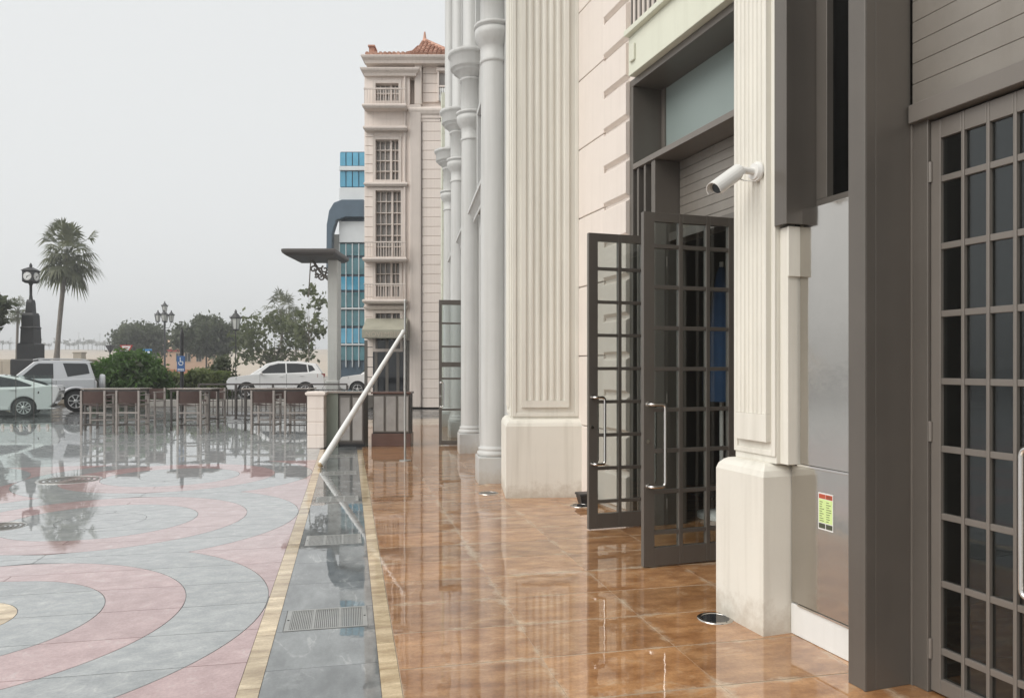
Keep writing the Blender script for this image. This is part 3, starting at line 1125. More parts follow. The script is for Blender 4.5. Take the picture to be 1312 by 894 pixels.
nt_ = thing('notice', 'small red, yellow-green and black notice stuck on the steel panel', 'notice', L2W(.1985, 3.4925, .686), FA)
MB().box(-.0015, 0, -.0595, .0595, 0, .211).build('backing', M['signwhite'], nt_)
MB().box(-.0025, -.0015, -.054, .0, .178, .204).box(-.0025, -.0015, .003, .054, .178, .204).build('header', M['noticered'], nt_)
MB().box(-.0025, -.0015, -.054, .054, .041, .175).build('body', M['noticegreen'], nt_)
MB().box(-.0025, -.0015, -.054, -.003, .008, .036).box(-.0025, -.0015, .003, .054, .008, .036).build('footer', M['ink'], nt_)
ln = MB()
for i in range(9):
    for cxx in (-.047, .006):
        L = random.uniform(.018, .040)
        ln.box(-.0032, -.0025, -cxx - L, -cxx, .05 + i * .0135, .0535 + i * .0135)
for i in range(2):
    ln.box(-.0032, -.0025, -.045, -.01, .184 + i * .009, .187 + i * .009)
ln.build('print_lines', M['ink'], nt_)

bx = thing('doorstop_box', 'small black box on the paving at the foot of the corner pillar', 'box', (.885, 8.93, 0), R(14))
MB().loft_rect(-.10, .10, -.09, .09, [(0.02, 0), (.006, .06), (0, .07), (0, .10)]).build('body', M['black'], bx, bevel=.006)
MB().loft_rect(-.112, .112, -.10, .10, [(0, .10), (0, .118), (.02, .126)]).build('lid', M['black'], bx, bevel=.004)

ps = thing('folded_parasol', 'folded blue parasol on a white pole behind the open glass door', 'parasol', L2W(1.85, 6.95))
MB().lathe([(.26, .001), (.26, .05), (.05, .08), (.04, .3)], n=20).build('base', M['white'], ps)
MB().tube([(0, 0, .05), (0, 0, 2.75)], .024, 10).build('pole', M['white'], ps)
rr = []
for z, r in ((1.25, .16), (1.5, .17), (1.9, .13), (2.3, .09), (2.62, .05), (2.7, .02)):
    rr.append([((r * (1 + .25 * (i % 2))) * math.cos(2 * math.pi * i / 16), (r * (1 + .25 * (i % 2))) * math.sin(2 * math.pi * i / 16), z) for i in range(16)])
MB().rings(rr).build('canopy', M['blue_cloth'], ps)

# ================================================================ GREY COLONNADE WING
WA = R(8.2)
wing = thing('colonnade_building', 'pale grey building wing with a row of tall engaged columns', 'building', (-.25, 10.65, 0), WA)
CY = [0, 3.67, 6.9, 10.1]
ops = []
for a, b in zip(CY, CY[1:]):
    ops.append((a + .5, b - .42, 0, 4.05))
    ops.append((a + .6, b - .5, 4.75, 6.25))
    ops.append((a + .7, b - .6, 7.9, 10.4))
ww = MB()
wall_openings(ww, .12, .7, -.6, 10.9, 0, 12.5, ops)
ww.build('wall', M['column'], wing)
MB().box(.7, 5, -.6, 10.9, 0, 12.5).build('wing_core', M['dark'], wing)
for a, b in zip(CY, CY[1:]):
    y0, y1 = a + .5, b - .42
    d = MB()
    d.box(.20, .30, y0, y0 + .12, 0, 4.05).box(.20, .30, y1 - .12, y1, 0, 4.05).box(.20, .30, y0 + .12, y1 - .12, 3.93, 4.05)
    d.box(.20, .30, y0 + .12, y1 - .12, 2.9, 3.0).box(.20, .30, (y0 + y1) / 2 - .04, (y0 + y1) / 2 + .04, 0, 2.9)
    dd = d.build('shop_window', M['bronze'], wing)
    pane('pane', M['glass_dark'], dd, .24, .25, y0 + .12, y1 - .12, 3.0, 3.93)
    pane('pane', M['glass_dark'], dd, .24, .25, y0 + .12, (y0 + y1) / 2 - .04, 0.02, 2.9)
    pane('pane', M['glass_dark'], dd, .24, .25, (y0 + y1) / 2 + .04, y1 - .12, 0.02, 2.9)
    h = MB()
    h.loft_rect(-.10, .119, y0 - .1, y1 + .1, [(.10, 4.30), (.10, 4.36), (.03, 4.45), (0, 4.46), (0, 4.52), (.02, 4.54)])
    h.build('window_hood', M['column'], wing)
    wv = MB()
    y0, y1 = a + .6, b - .5
    wv.box(.06, .16, y0 - .1, y0, 4.7, 6.35).box(.06, .16, y1, y1 + .1, 4.7, 6.35).box(.06, .16, y0, y1, 6.25, 6.35).box(.04, .16, y0 - .1, y1 + .1, 4.62, 4.70)
    wo_ = wv.build('window', M['column'], wing, bevel=.01)
    pane('pane', M['glass_dark'], wo_, .24, .25, y0, y1, 4.75, 6.25)
    wv = MB()
    y0, y1 = a + .7, b - .6
    wv.box(.02, .16, y0 - .1, y0, 7.9, 10.5).box(.02, .16, y1, y1 + .1, 7.9, 10.5).box(.02, .16, y0, y1, 10.4, 10.5)
    wo_ = wv.build('window', M['column'], wing, bevel=.01)
    pane('pane', M['glass_dark'], wo_, .24, .25, y0, y1, 7.9, 10.4)


def make_column(y, upper):
    c = MB()
    c.lathe([(.205, .49), (.20, .60), (.2, 3.5), (.188, 5.98)], n=32)
    o = c.build('column', M['column'], wing, loc=(0, y, 0))
    b = MB()
    b.loft_rect(-.25, .25, -.25, .25, [(0, 0), (0, .36), (.008, .365)])
    b.build('plinth', M['column'], o, bevel=.008)
    b = MB()
    b.lathe([(.225, .362), (.245, .38), (.25, .40), (.245, .425), (.225, .44), (.222, .452), (.232, .465), (.228, .485), (.205, .495), (.203, .53)], n=32)
    b.build('base', M['column'], o)
    b = MB()
    b.lathe([(.188, 5.90), (.205, 5.91), (.205, 5.95), (.19, 5.96), (.19, 6.12), (.20, 6.14), (.24, 6.20), (.275, 6.27), (.28, 6.30), (.28, 6.36),
             (.26, 6.37), (.26, 6.39), (.29, 6.40), (.29, 6.44), (.27, 6.45)], n=32)
    b.build('capital', M['column'], o)
    b = MB()
    b.lathe([(.20, 6.45), (.20, 7.02), (.225, 7.03), (.225, 7.07), (.21, 7.08)], n=32)
    b.build('upper_drum', M['column'], o)
    b = MB()
    b.lathe([(.21, 7.08), (.26, 7.14), (.33, 7.19), (.345, 7.20), (.345, 7.235), (.39, 7.25), (.405, 7.27), (.405, 7.46), (.43, 7.475), (.45, 7.50), (.45, 7.55), (.42, 7.56)], n=36)
    b.build('bowl_capital', M['column'], o)
    b = MB()
    b.lathe([(.19, 7.56), (.19, 7.64), (.16, 7.68), (.155, 12.4)], n=24)
    b.build('upper_shaft', M['column'], o)
    MB().box(-.20, -.12, .22, .30, 7.56, 7.72).build('flood_lamp', M['whiteplas'], o)
    return o


for i, y in enumerate(CY):
    make_column(y, 0)

# open glazed leaf of the wing's shop
door_leaf(wing, 'door', .62, 3.0, [(.06, .56)], [(.10, .72), (.76, 1.36), (1.40, 1.62), (1.72, 2.02), (2.06, 2.5), (2.54, 2.9)], M['bronze'],
          (-.56, 4.93, 0), 0, .03, hz=(.8, 1.3), crank=.06, label='open glazed door leaf standing between two grey columns')
# sage pier beyond the last column
sp = thing('pilaster_wall', 'pale sage rendered end wall with fine joints past the last grey column', 'wall', (X(572, 21.8), 21.8, 0), WA)
zz = 0
k = 0
while zz < 9.5:
    MB().box(-.14, 1.2, 0, .4, zz + .004, zz + .396).build('wall_block', M['sage'], sp, bevel=.006)
    zz += .4
MB().box(-.12, 1.2, .02, .38, 0, 9.5).build('core', M['sage'], sp)

# ================================================================ FAR BUILDING (cream, red tiled roof)
FY = 30.0


def fx(px):
    return X(px, FY)


def fz(py):
    return Z(py, FY)


fb = thing('cream_building', 'tall cream stone building with balconies and a red tiled hip roof', 'building', (0, FY, 0))
# local: world x, y = 0 at the face, z up
MB().box(fx(466), fx(540), .55, 9, 0, fz(84)).box(fx(540), 3.0, .35, 9, 0, fz(84)).build('wall_core', M['far_cream'], fb)
# rusticated corner pier
zb = 0
blk = MB().loft_rect(fx(541), fx(565), 0, .345, [(.008, 0), (0, .012), (0, .352), (.008, .362)]).mesh('block', M['far_cream'])
while zb + .38 < fz(152):
    o = bpy.data.objects.new('block', blk)
    col.objects.link(o)
    o.parent = fb
    o.location = (0, 0, zb)
    zb += .381
MB().box(fx(542), fx(564.5), .02, .345, 0, zb).build('pier_core', M['far_taupe'], fb)
c = MB()
c.loft_rect(fx(526), fx(567), -.1, .345, [(.1, zb + .002), (.1, zb + .12), (.06, zb + .14), (.06, zb + .24), (0, zb + .30), (-.06, zb + .42), (-.06, zb + .5), (0, zb + .56)])
c.build('pier_cornice', M['far_cream'], fb)
# sage wall right of the pier
for i in range(24):
    MB().box(fx(566.5), 2.8, .22, .345, i * .5 + .01, i * .5 + .49).build('wall_course', M['sage'], fb, bevel=.01)
# broad pilaster left of the pier
MB().box(fx(525), fx(540), -.12, .545, 0, fz(135)).build('pilaster', M['far_taupe'], fb, bevel=.05)
MB().box(fx(531), fx(540), .0, .545, fz(134), fz(80)).build('pilaster', M['far_taupe'], fb, bevel=.03)
# attic storey right
for i in range(4):
    MB().box(fx(541), fx(560), .25, .345, fz(128) + i * .38, fz(128) + i * .38 + .36).build('block', M['far_cream'], fb, bevel=.01)
aw = MB()
aw.box(fx(560), fx(562), .1, .345, fz(128), fz(90)).box(fx(576), fx(579), .1, .345, fz(128), fz(90)).box(fx(559), fx(580), .05, .345, fz(90), fz(86))
ao = aw.build('attic_window', M['far_cream'], fb)
pane('pane', M['far_glass'], ao, fx(562), fx(576), .3, .34, fz(110), fz(90))
for px in (563.5, 566.5, 569.5, 572.5, 575.5):
    MB().lathe([(.03, fz(128)), (.07, fz(122)), (.03, fz(118)), (.06, fz(112)), (.03, fz(110))], fx(px), .2, 8).build('baluster', M['white'], fb)
MB().box(fx(561), fx(578), .12, .29, fz(110), fz(108)).build('balustrade_rail', M['far_cream'], fb)
# main cornices
for (a, b, y0, y1) in ((464, 580, 80, 74), (463, 538, 96, 90)):
    c = MB()
    c.loft_rect(fx(a), fx(b), -.30, .5, [(.15, fz(y0) - .1), (.12, fz(y0)), (.02, fz((y0 + y1) / 2)), (0, fz(y1) - .04), (0, fz(y1))])
    c.build('cornice', M['far_taupe'], fb)
# left bay: projecting stone bay with windows and balconies
bay = MB()
bops = [(480, 512, 131, 106), (480, 515, 330, 243), (480, 513, 381, 335), (480, 514, 448, 400), (480, 512, 232, 178)]
xs = [466, 480, 512, 513, 514, 515, 524]
zr = [(fx(a), fx(b), fz(c_), fz(d)) for a, b, c_, d in bops]
m_ = MB()
ops2 = [(a, b, c_, d) for a, b, c_, d in zr]
wall_openings(m_, 0, .54, fx(467), fx(524.8), 0, fz(97), ops2)
m_.v = [(y, x, z) for x, y, z in m_.v]
m_.build('bay_wall', M['far_cream'], fb)
for i, (a, b, c_, d) in enumerate(zr):
    f = MB()
    f.box(a - .07, a + .04, -.05, .3, c_ - .08, d + .08).box(b - .04, b + .07, -.05, .3, c_ - .08, d + .08)
    f.box(a + .04, b - .04, -.05, .3, d - .04, d + .08).box(a + .04, b - .04, -.05, .3, c_ - .08, c_ + .04)
    f.box((a + b) / 2 + .12, (a + b) / 2 + .18, .1, .28, c_, d)
    n = max(2, int((d - c_) / .42))
    for k in range(1, n):
        f.box(a, b, .12, .27, c_ + (d - c_) * k / n - .018, c_ + (d - c_) * k / n + .018)
    for k in range(1, 5):
        f.box(a + (b - a) * k / 5 - .014, a + (b - a) * k / 5 + .014, .14, .265, c_, d)
    fo_ = f.build('window', M['far_taupe'], fb)
    pane('pane', M['far_glass'], fo_, a, b, .30, .33, c_, d)
# balcony slabs, string courses, railings
for (y, dpt) in ((140, .55), (166, .35), (236, .2), (333, .5), (386, .5), (393, .2)):
    c = MB()
    c.loft_rect(fx(467), fx(523), -dpt, .0, [(.06, fz(y) - .12), (0, fz(y) - .05), (0, fz(y)), (.03, fz(y) + .04)])
    c.build('string_course', M['far_taupe'], fb)
for yb_, d in ((140, .5), (333, .45), (386, .45)):
    rl = MB()
    for k in range(16):
        x = fx(470) + (fx(521) - fx(470)) * k / 15
        rl.box(x - .012, x + .012, -d + .02, -d + .045, fz(yb_) + .041, fz(yb_) + .62)
    rl.box(fx(469), fx(522), -d, -d + .06, fz(yb_) + .62, fz(yb_) + .67)
    rl.build('balcony_railing', M['far_taupe'], fb)
for i in range(14):
    zz = fz(166) - .3 - i * .36
    if zz < fz(232) + .2:
        break
    MB().box(fx(468), fx(479), -.03, .0, zz, zz + .33).build('block', M['far_cream'], fb, bevel=.01)
for i in range(22):
    zz = .02 + i * .40
    if zz > fz(236) - .3:
        break
    MB().box(fx(467.5), fx(478), -.03, .0, zz, zz + .375).build('block', M['far_cream'], fb, bevel=.01)
# drain pipe and slim return
MB().tube([(fx(519), -.06, 0), (fx(519), -.06, fz(97))], .05, 8).build('drain_pipe', M['far_taupe'], fb)
# roof: hip with barrel tiles
rf = MB()
e0, e1, ez, pz = fx(463), fx(580), fz(74), fz(37)
peak = fx(536)
rf.add([(e0 + .1, -.25, ez), (e1, -.25, ez), (e1, 9, ez), (e0 + .1, 9, ez), (peak, 2.2, pz + .45), (peak, 6, pz + .45), (fx(497), 1.8, fz(52)), (e0 + .6, 1.6, fz(58)), (fx(515), 2.0, fz(52))],
       [(1, 2, 5, 4), (0, 1, 4, 8, 6, 7), (0, 7, 3), (3, 7, 6, 8, 4, 5, 2)])
roof = rf.build('roof', M['tile_roof'], fb)
tl = MB()


def tile_face(A, B, n, top_at):
    for i in range(n + 1):
        t = i / n
        p = Vector(A).lerp(Vector(B), t)
        q_ = top_at(t)
        d = (Vector(q_) - p)
        L = d.length
        if L < .2:
            continue
        m = int(L / .34) + 1
        for k in range(m):
            a = p + d * (k / m) + Vector((0, -.02, .03 + .02))
            b = p + d * ((k + .96) / m) + Vector((0, -.02, .03))
            tl.tube([a, b], [.085, .07], 6)


def front_top(t):
    xx = (e0 + .1) + (e1 - e0 - .1) * t
    prof = [(e0 + .1, ez, -.25), (e0 + .6, fz(58), 1.6), (fx(497), fz(52), 1.8), (fx(515), fz(52), 2.0), (peak, pz + .45, 2.2), (e1, ez, -.25)]
    for (xa, za, ya), (xb, zb_, yb2) in zip(prof, prof[1:]):
        if xa <= xx <= xb:
            u = (xx - xa) / (xb - xa)
            return (xx, ya + (yb2 - ya) * u, za + (zb_ - za) * u)
    return (xx, -.25, ez)


tile_face((e0 + .1, -.25, ez), (e1, -.25, ez), 20, front_top)
tag(tl.build('roof_tiles', M['tile_roof'], fb), kind='stuff')
MB().tube([(peak, 2.2, pz + .45), (e1, -.25, ez + .05)], .12, 8).tube([(peak, 2.2, pz + .47), (peak, 2.2, pz + .85)], [.09, .03], 8).build('roof_ridge', M['tile_roof'], fb)
MB().box(fx(469), fx(476), .6, 1.1, fz(74), fz(52)).box(fx(468), fx(477), .55, 1.15, fz(52), fz(50)).build('chimney', M['tile_roof'], fb)
# awning with sign lettering over the ground floor shop
aw = thing('shop_awning', 'olive awning with white lettering on the cream building ground floor', 'awning', (0, FY, 0))
MB().add([(fx(470), -.06, fz(408)), (fx(523), -.06, fz(408)), (fx(523), -1.0, fz(424)), (fx(470), -1.0, fz(424)),
          (fx(470), -1.0, fz(434)), (fx(523), -1.0, fz(434)), (fx(523), -.06, fz(434)), (fx(470), -.06, fz(434))],
         [(0, 1, 2, 3), (3, 2, 5, 4), (0, 3, 4, 7), (1, 6, 5, 2), (0, 7, 6, 1), (4, 5, 6, 7)]).build('canopy', M['olive_awning'], aw)
tcu = bpy.data.curves.new('lettering', 'FONT')
tcu.body = 'NOVEMBER'
tcu.size = .27
tcu.align_x = 'CENTER'
tcu.extrude = .004
tob = bpy.data.objects.new('lettering_source', tcu)
tme = bpy.data.meshes.new_from_object(tob)
bpy.data.objects.remove(tob)
tme.materials.clear()
tme.materials.append(M['beige_wall'])
tob = bpy.data.objects.new('lettering', tme)
col.objects.link(tob)
tob.parent = aw
tob.location = ((fx(470) + fx(523)) / 2, -1.008, fz(432.5))
tob.rotation_euler = (R(90), 0, 0)
# shop front below
sf = MB()
sf.box(fx(468), fx(524), -.04, .0, 0, .5)
for px in (469, 482, 496, 510, 523):
    sf.box(fx(px) - .06, fx(px) + .06, -.04, .0, .5, fz(436))
sfo = sf.build('shop_window', M['bronze'], fb)
pane('pane', M['car_glass'], sfo, fx(469), fx(523), -.02, -.005, .5, fz(436))

# ================================================================ BLUE GLASS TOWER
BY = 45.0


def bxp(px):
    return X(px, BY)


def bz(py):
    return Z(py, BY)


bt = thing('glass_tower', 'narrow blue glass office tower with white bands and a curved navy hood', 'building', (0, BY, 0))
x0, x1 = bxp(435), bxp(468)
MB().box(x0 + .05, x1, .1, 8, 0, bz(194)).build('tower_core', M['navy'], bt)
for (a, b, n, mm) in ((213, 195, 1, 'blue_glass'), (240, 219, 1, 'blue_glass'), (328, 312, 1, 'teal_glass'), (352, 330, 2, 'teal_glass'), (372, 354, 2, 'blue_glass'),
                      (394, 374, 2, 'teal_glass'), (418, 397, 2, 'teal_glass'), (440, 420, 2, 'blue_glass'), (462, 443, 2, 'teal_glass')):
    for k in range(4):
        xa = x0 + (x1 - x0) * k / 4
        MB().box(xa + .03, xa + (x1 - x0) / 4 - .03, .0, .09, bz(a) + .03, bz(b) - .03).build('pane', M[mm], bt)
for (a, b) in ((219, 213.5), (258, 241), (311, 284), (442.5, 440.5), (396.5, 394.5)):
    MB().box(x0, x1, -.12, .09, bz(a), bz(b)).build('band', M['band'], bt, bevel=.02)
for k in range(5):
    xa = x0 + (x1 - x0) * k / 4
    MB().box(xa - .025, xa + .025, -.04, .08, bz(470), bz(312)).build('mullion', M['band'], bt)
# curved navy hood sweeping down to the left
pts = [(bxp(468), bz(258)), (bxp(440), bz(258)), (bxp(430), bz(262)), (bxp(424), bz(272)), (bxp(421), bz(290)), (bxp(420.5), bz(345)),
       (bxp(427), bz(345)), (bxp(428), bz(300)), (bxp(433), bz(284)), (bxp(445), bz(280)), (bxp(468), bz(280))]
MB().prism(pts, 'y', -.5, .095).build('curved_hood', M['navy'], bt, bevel=.03)
MB().box(bxp(427), x0 - .01, .1, 6, 0, bz(300)).build('side_wall', M['pier_grey'], bt)

# ================================================================ PAVILION (flat dark canopy on a pale pier)
PY = 40.0


def pxx(px):
    return X(px, PY)


def pz_(py):
    return Z(py, PY)


pv = thing('canopy_pavilion', 'pale pier carrying a flat dark canopy with a scrolled bracket', 'pavilion', (0, PY, 0))
MB().loft_rect(pxx(375), pxx(441), -2.0, 1.2, [(.2, pz_(334)), (.03, pz_(331)), (0, pz_(329)), (0, pz_(326.5)), (.1, pz_(325.5))]).build('canopy', M['frame_dark'], pv)
MB().box(pxx(422), pxx(434.5), -.4, .5, 0, pz_(334) - .002).build('pier', M['pier_grey'], pv, bevel=.04)
MB().box(pxx(420), pxx(436.5), -.5, .6, 0, .9).build('pier_base', M['pier_grey'], pv, bevel=.04)
br = MB()
for k, (px, py, r) in enumerate(((404, 346, 5), (411, 350, 6), (418, 346, 5), (414, 356, 4), (407, 353, 3.5), (420, 353, 4))):
    cx, cz, rr_ = pxx(px), pz_(py), r * PY / 960
    br.tube([(cx + rr_ * math.cos(a) * (1 - .08 * j), -.35 + .03 * k, cz + rr_ * math.sin(a) * (1 - .08 * j)) for j, a in enumerate([k + i * .7 for i in range(11)])], .05, 6)
br.tube([(pxx(402), -.3, pz_(334)), (pxx(412), -.3, pz_(349)), (pxx(423), -.3, pz_(360))], .07, 6)
br.build('scroll_bracket', M['bronze'], pv)
MB().tube([(pxx(402), -.6, pz_(334)), (pxx(400.5), -.6, pz_(360)), (pxx(399), -.6, pz_(382))], .03, 6).build('hanging_rod', M['bronze'], pv)

# ================================================================ LOW PIERS, COUNTERS AND THE SLANTED POLE
LY = 15.1
pr = thing('block_pier', 'short cream pier of coursed stone blocks beside the dark service counter', 'pier', (X(407, LY), LY, 0))
for i in range(4):
    MB().box(-.165, .165, -.165, .165, .004 + i * .262, .258 + i * .262).build('block', M['far_cream'], pr, bevel=.01)
MB().box(-.155, .155, -.155, .155, 0, 1.05).build('core', M['far_taupe'], pr)
MB().loft_rect(-.2, .2, -.2, .2, [(.03, 1.047), (0, 1.07), (0, 1.11), (.04, 1.13)]).build('cap', M['far_cream'], pr)

ct = thing('service_counter', 'grey-green service counter with dark top behind the slanted white pole', 'counter', (X(443, LY + .2), LY + .25, 0))
MB().box(-.37, -.12, -.2, .25, 0, 1.09).build('end_panel', M['pier_green'], ct, bevel=.006)
MB().box(-.119, .40, -.17, .25, .06, 1.09).build('body', M['frame_dark'], ct)
for k in range(2):
    dd = MB().box(-.10 + k * .25, .135 + k * .25, -.19, -.171, .10, 1.05).build('cupboard_door', M['bronze'], ct, bevel=.004)
    pane('pane', M['far_glass'], dd, -.075 + k * .25, .11 + k * .25, -.195, -.191, .14, 1.0)
MB().box(-.119, .40, -.15, .25, 0, .059).build('plinth', M['black'], ct)
MB().box(-.42, .45, -.26, .30, 1.091, 1.13).build('counter_top', M['table_top'], ct, bevel=.005)

cb = thing('wood_cabinet', 'red-brown wooden cabinet with dark glass doors beside the service counter', 'cabinet', (X(502, LY + .3), LY + .4, 0))
MB().box(-.40, .40, -.2, .25, .0, .26).build('wooden_base', M['rosewood'], cb, bevel=.005)
MB().box(-.38, .38, -.16, .25, .261, 1.07).build('body', M['frame_dark'], cb)
for k in range(3):
    dd = MB().box(-.375 + k * .25, -.13 + k * .25, -.185, -.161, .28, 1.05).build('glass_door', M['bronze'], cb, bevel=.004)
    pane('pane', M['far_glass'], dd, -.35 + k * .25, -.155 + k * .25, -.19, -.186, .31, 1.02)
MB().box(-.41, .41, -.21, .26, 1.071, 1.11).build('top', M['rosewood'], cb, bevel=.005)

post = thing('steel_post', 'slim grey steel post that the slanted white pole leans on', 'post', (X(519, 12.95), 12.95, 0))
MB().tube([(0, 0, .012), (0, 0, 2.75)], .02, 12).build('shaft', M['grate'], post)
MB().lathe([(.10, 0), (.10, .012)], n=20).build('base_plate', M['grate'], post)
MB().sphere((0, 0, 2.76), .028).build('finial', M['grate'], post)
lp = thing('leaning_pole', 'thick white pole leaning at a slant from the tan border band', 'pole', (X(411, 12.1), 12.1, 0))
tp = (X(517, 12.88) - X(411, 12.1), 12.86 - 12.1, 2.22)
MB().tube([(0, 0, .045), (tp[0] * .5, tp[1] * .5, .045 + (tp[2] - .045) * .5), tp], [.055, .044, .034], 14).build('tube', M['white'], lp)
MB().sphere(tp, .042).build('end_cap', M['white'], lp)
MB().sphere((0, 0, .052), .058, sq=(1, 1, .9)).build('foot', M['tan_tile'], lp)

# ================================================================ DIRECTOR BAR CHAIRS, TABLES, FENCE
def make_chair():
    t = thing('bar_chair', None, 'chair', group='tall director chairs on the wet plaza')
    for sx in (-1, 1):
        x = sx * .272
        MB().box(x - .024, x + .024, -.241, -.199, 0, 1.05).build('leg', M['frame_wood'], t, bevel=.004)
        MB().box(x - .024, x + .024, .20, .242, 0, .93).build('leg', M['frame_wood'], t, bevel=.004)
        MB().box(x - .028, x + .028, -.198, .26, .931, .953).build('armrest', M['frame_wood'], t, bevel=.005)
        MB().box(x - .012, x + .012, -.198, .199, .20, .235).build('side_rail', M['frame_wood'], t, bevel=.003)
        MB().box(x - .014, x + .014, -.198, .199, .69, .725).build('side_rail', M['frame_wood'], t, bevel=.003)
    for y, z, nm in ((-.217, .50, 'stretcher'), (.218, .30, 'footrest')):
        MB().box(-.253, .253, y - .014, y + .014, z, z + .035).build(nm, M['frame_wood'], t, bevel=.004)
    MB().box(-.253, .253, -.12, -.10, .1995, .235).build('stretcher', M['frame_dark'], t)
    b = MB()
    n = 8
    rows_ = []
    for z in (.735, .88, 1.03):
        pass
    ring_ = []
    for i in range(n + 1):
        x = -.252 + .504 * i / n
        y = -.217 + .03 * (1 - (2 * i / n - 1) ** 2) * -1
        ring_.append([(x, y - .004, .745), (x, y + .004, .745), (x, y + .004, 1.03), (x, y - .004, 1.03)])
    b.rings(ring_, smooth=False)
    b.build('back_canvas', M['canvas'], t)
    s = MB()
    ring_ = []
    for i in range(n + 1):
        x = -.258 + .516 * i / n
        z = .72 - .035 * (1 - (2 * i / n - 1) ** 2)
        ring_.append([(x, -.19, z - .004), (x, .19, z - .004), (x, .19, z + .004), (x, -.19, z + .004)])
    s.rings(ring_, smooth=False)
    s.build('seat_canvas', M['canvas'], t)
    return t


ch0 = make_chair()
CH = [(125, 18.2, 3, 'tall director chair with brown canvas back, at the end near the silver car'),
      (170, 18.3, -2, 'tall director chair with brown canvas back, second from the silver car end'),
      (247, 18.2, 2, 'tall director chair with brown canvas back standing apart in the middle'),
      (341, 18.3, -3, 'tall director chair with brown canvas back, next to the fence bars'),
      (383, 18.2, 2, 'tall director chair with brown canvas back, beside the cream block pier'),
      (143, 20.6, 184, 'tall director chair facing its partners across the table by the silver car'),
      (193, 20.4, 172, 'tall director chair across the table, turned, beside the parking sign'),
      (271, 20.5, 176, 'tall director chair facing across the middle table'),
      (362, 20.6, 183, 'tall director chair facing across the table by the cream block pier')]
for i, (px, y, a, lab) in enumerate(CH):
    o = ch0 if i == 0 else copy_tree(ch0)
    o.location = (X(px, y), y, 0)
    o.rotation_euler = (0, 0, R(a))
    o['label'] = lab


def make_table(L):
    t = thing('bar_table', None, 'table', group='tall tables on the wet plaza')
    n = 5
    for k in range(n):
        y = -.35 + .7 * k / n
        MB().box(-L / 2, L / 2, y + .003, y + .7 / n - .003, 1.045, 1.075).build('table_board', M['table_top'], t, bevel=.004)
    MB().box(-L / 2 + .06, L / 2 - .06, -.30, -.27, .985, 1.044).box(-L / 2 + .06, L / 2 - .06, .27, .30, .985, 1.044).build('apron', M['frame_dark'], t)
    for sx in (-1, 1):
        for sy in (-1, 1):
            x, y = sx * (L / 2 - .09), sy * .285
            MB().box(x - .022, x + .022, y - .022, y + .022, .006, 1.044).build('leg', M['frame_dark'], t, bevel=.003)
            MB().box(x - .05, x + .05, y - .05, y + .05, 0, .0055).build('foot_plate', M['frame_dark'], t)
        x = sx * (L / 2 - .09)
        MB().box(x - .012, x + .012, -.262, .262, .25, .28).build('foot_rail', M['frame_dark'], t)
    return t


for px, y, L, a, lab in ((150, 19.4, 1.5, 1, 'tall slatted table among chairs next to the silver car'),
                         (250, 19.4, 1.15, -1, 'tall slatted table with the middle pair of chairs'),
                         (358, 19.4, 1.75, 1, 'longest tall slatted table, beside the cream block pier')):
    o = make_table(L)
    o.location = (X(px, y), y, 0)
    o.rotation_euler = (0, 0, R(a))
    o['label'] = lab

fn = thing('bar_fence', 'long dark metal bar fence along the plaza edge before the white car', 'fence', (X(268, 24), 23.2, 0))
FL = X(452, 24) - X(268, 24)
MB().box(0, FL, -.03, .03, 1.06, 1.11).build('top_rail', M['frame_dark'], fn)
MB().box(0, FL, -.02, .02, .10, .14).build('bottom_rail', M['frame_dark'], fn)
MB().box(0, FL, -.02, .02, .90, .93).build('mid_rail', M['frame_dark'], fn)
bar = MB().box(-.011, .011, -.011, .011, .14, .90).mesh('bar', M['frame_dark'])
nb = int(FL / .145)
for i in range(nb + 1):
    o = bpy.data.objects.new('bar', bar)
    col.objects.link(o)
    o.parent = fn
    o.location = (FL * i / nb, 0, 0)
pst = MB().box(-.03, .03, -.03, .03, 0, 1.06).box(-.08, .08, -.08, .08, -.006, .01).mesh('post', M['frame_dark'])
for i in range(5):
    o = bpy.data.objects.new('post', pst)
    col.objects.link(o)
    o.parent = fn
    o.location = (FL * i / 4, 0, 0)

gs = thing('glass_screen', 'row of clear frameless glass screens in front of the white saloon car', 'screen', (X(-26, 19.9), 19.9, 0), R(2))
for k in range(4):
    MB().box(.005 + k * .47, .465 + k * .47, -.006, .006, .03, 1.40).build('pane', M['glass_clear'], gs)
    m = MB()
    m.box(.1 + k * .47, .15 + k * .47, -.03, .03, 0, .10).box(.33 + k * .47, .38 + k * .47, -.03, .03, 0, .10)
    m.build('clamp', M['steel'], gs)
for k in range(5):
    MB().box(-.004 + k * .47, .004 + k * .47, -.009, .009, 0.0, 1.40).build('edge_seal', M['frame_dark'], gs)


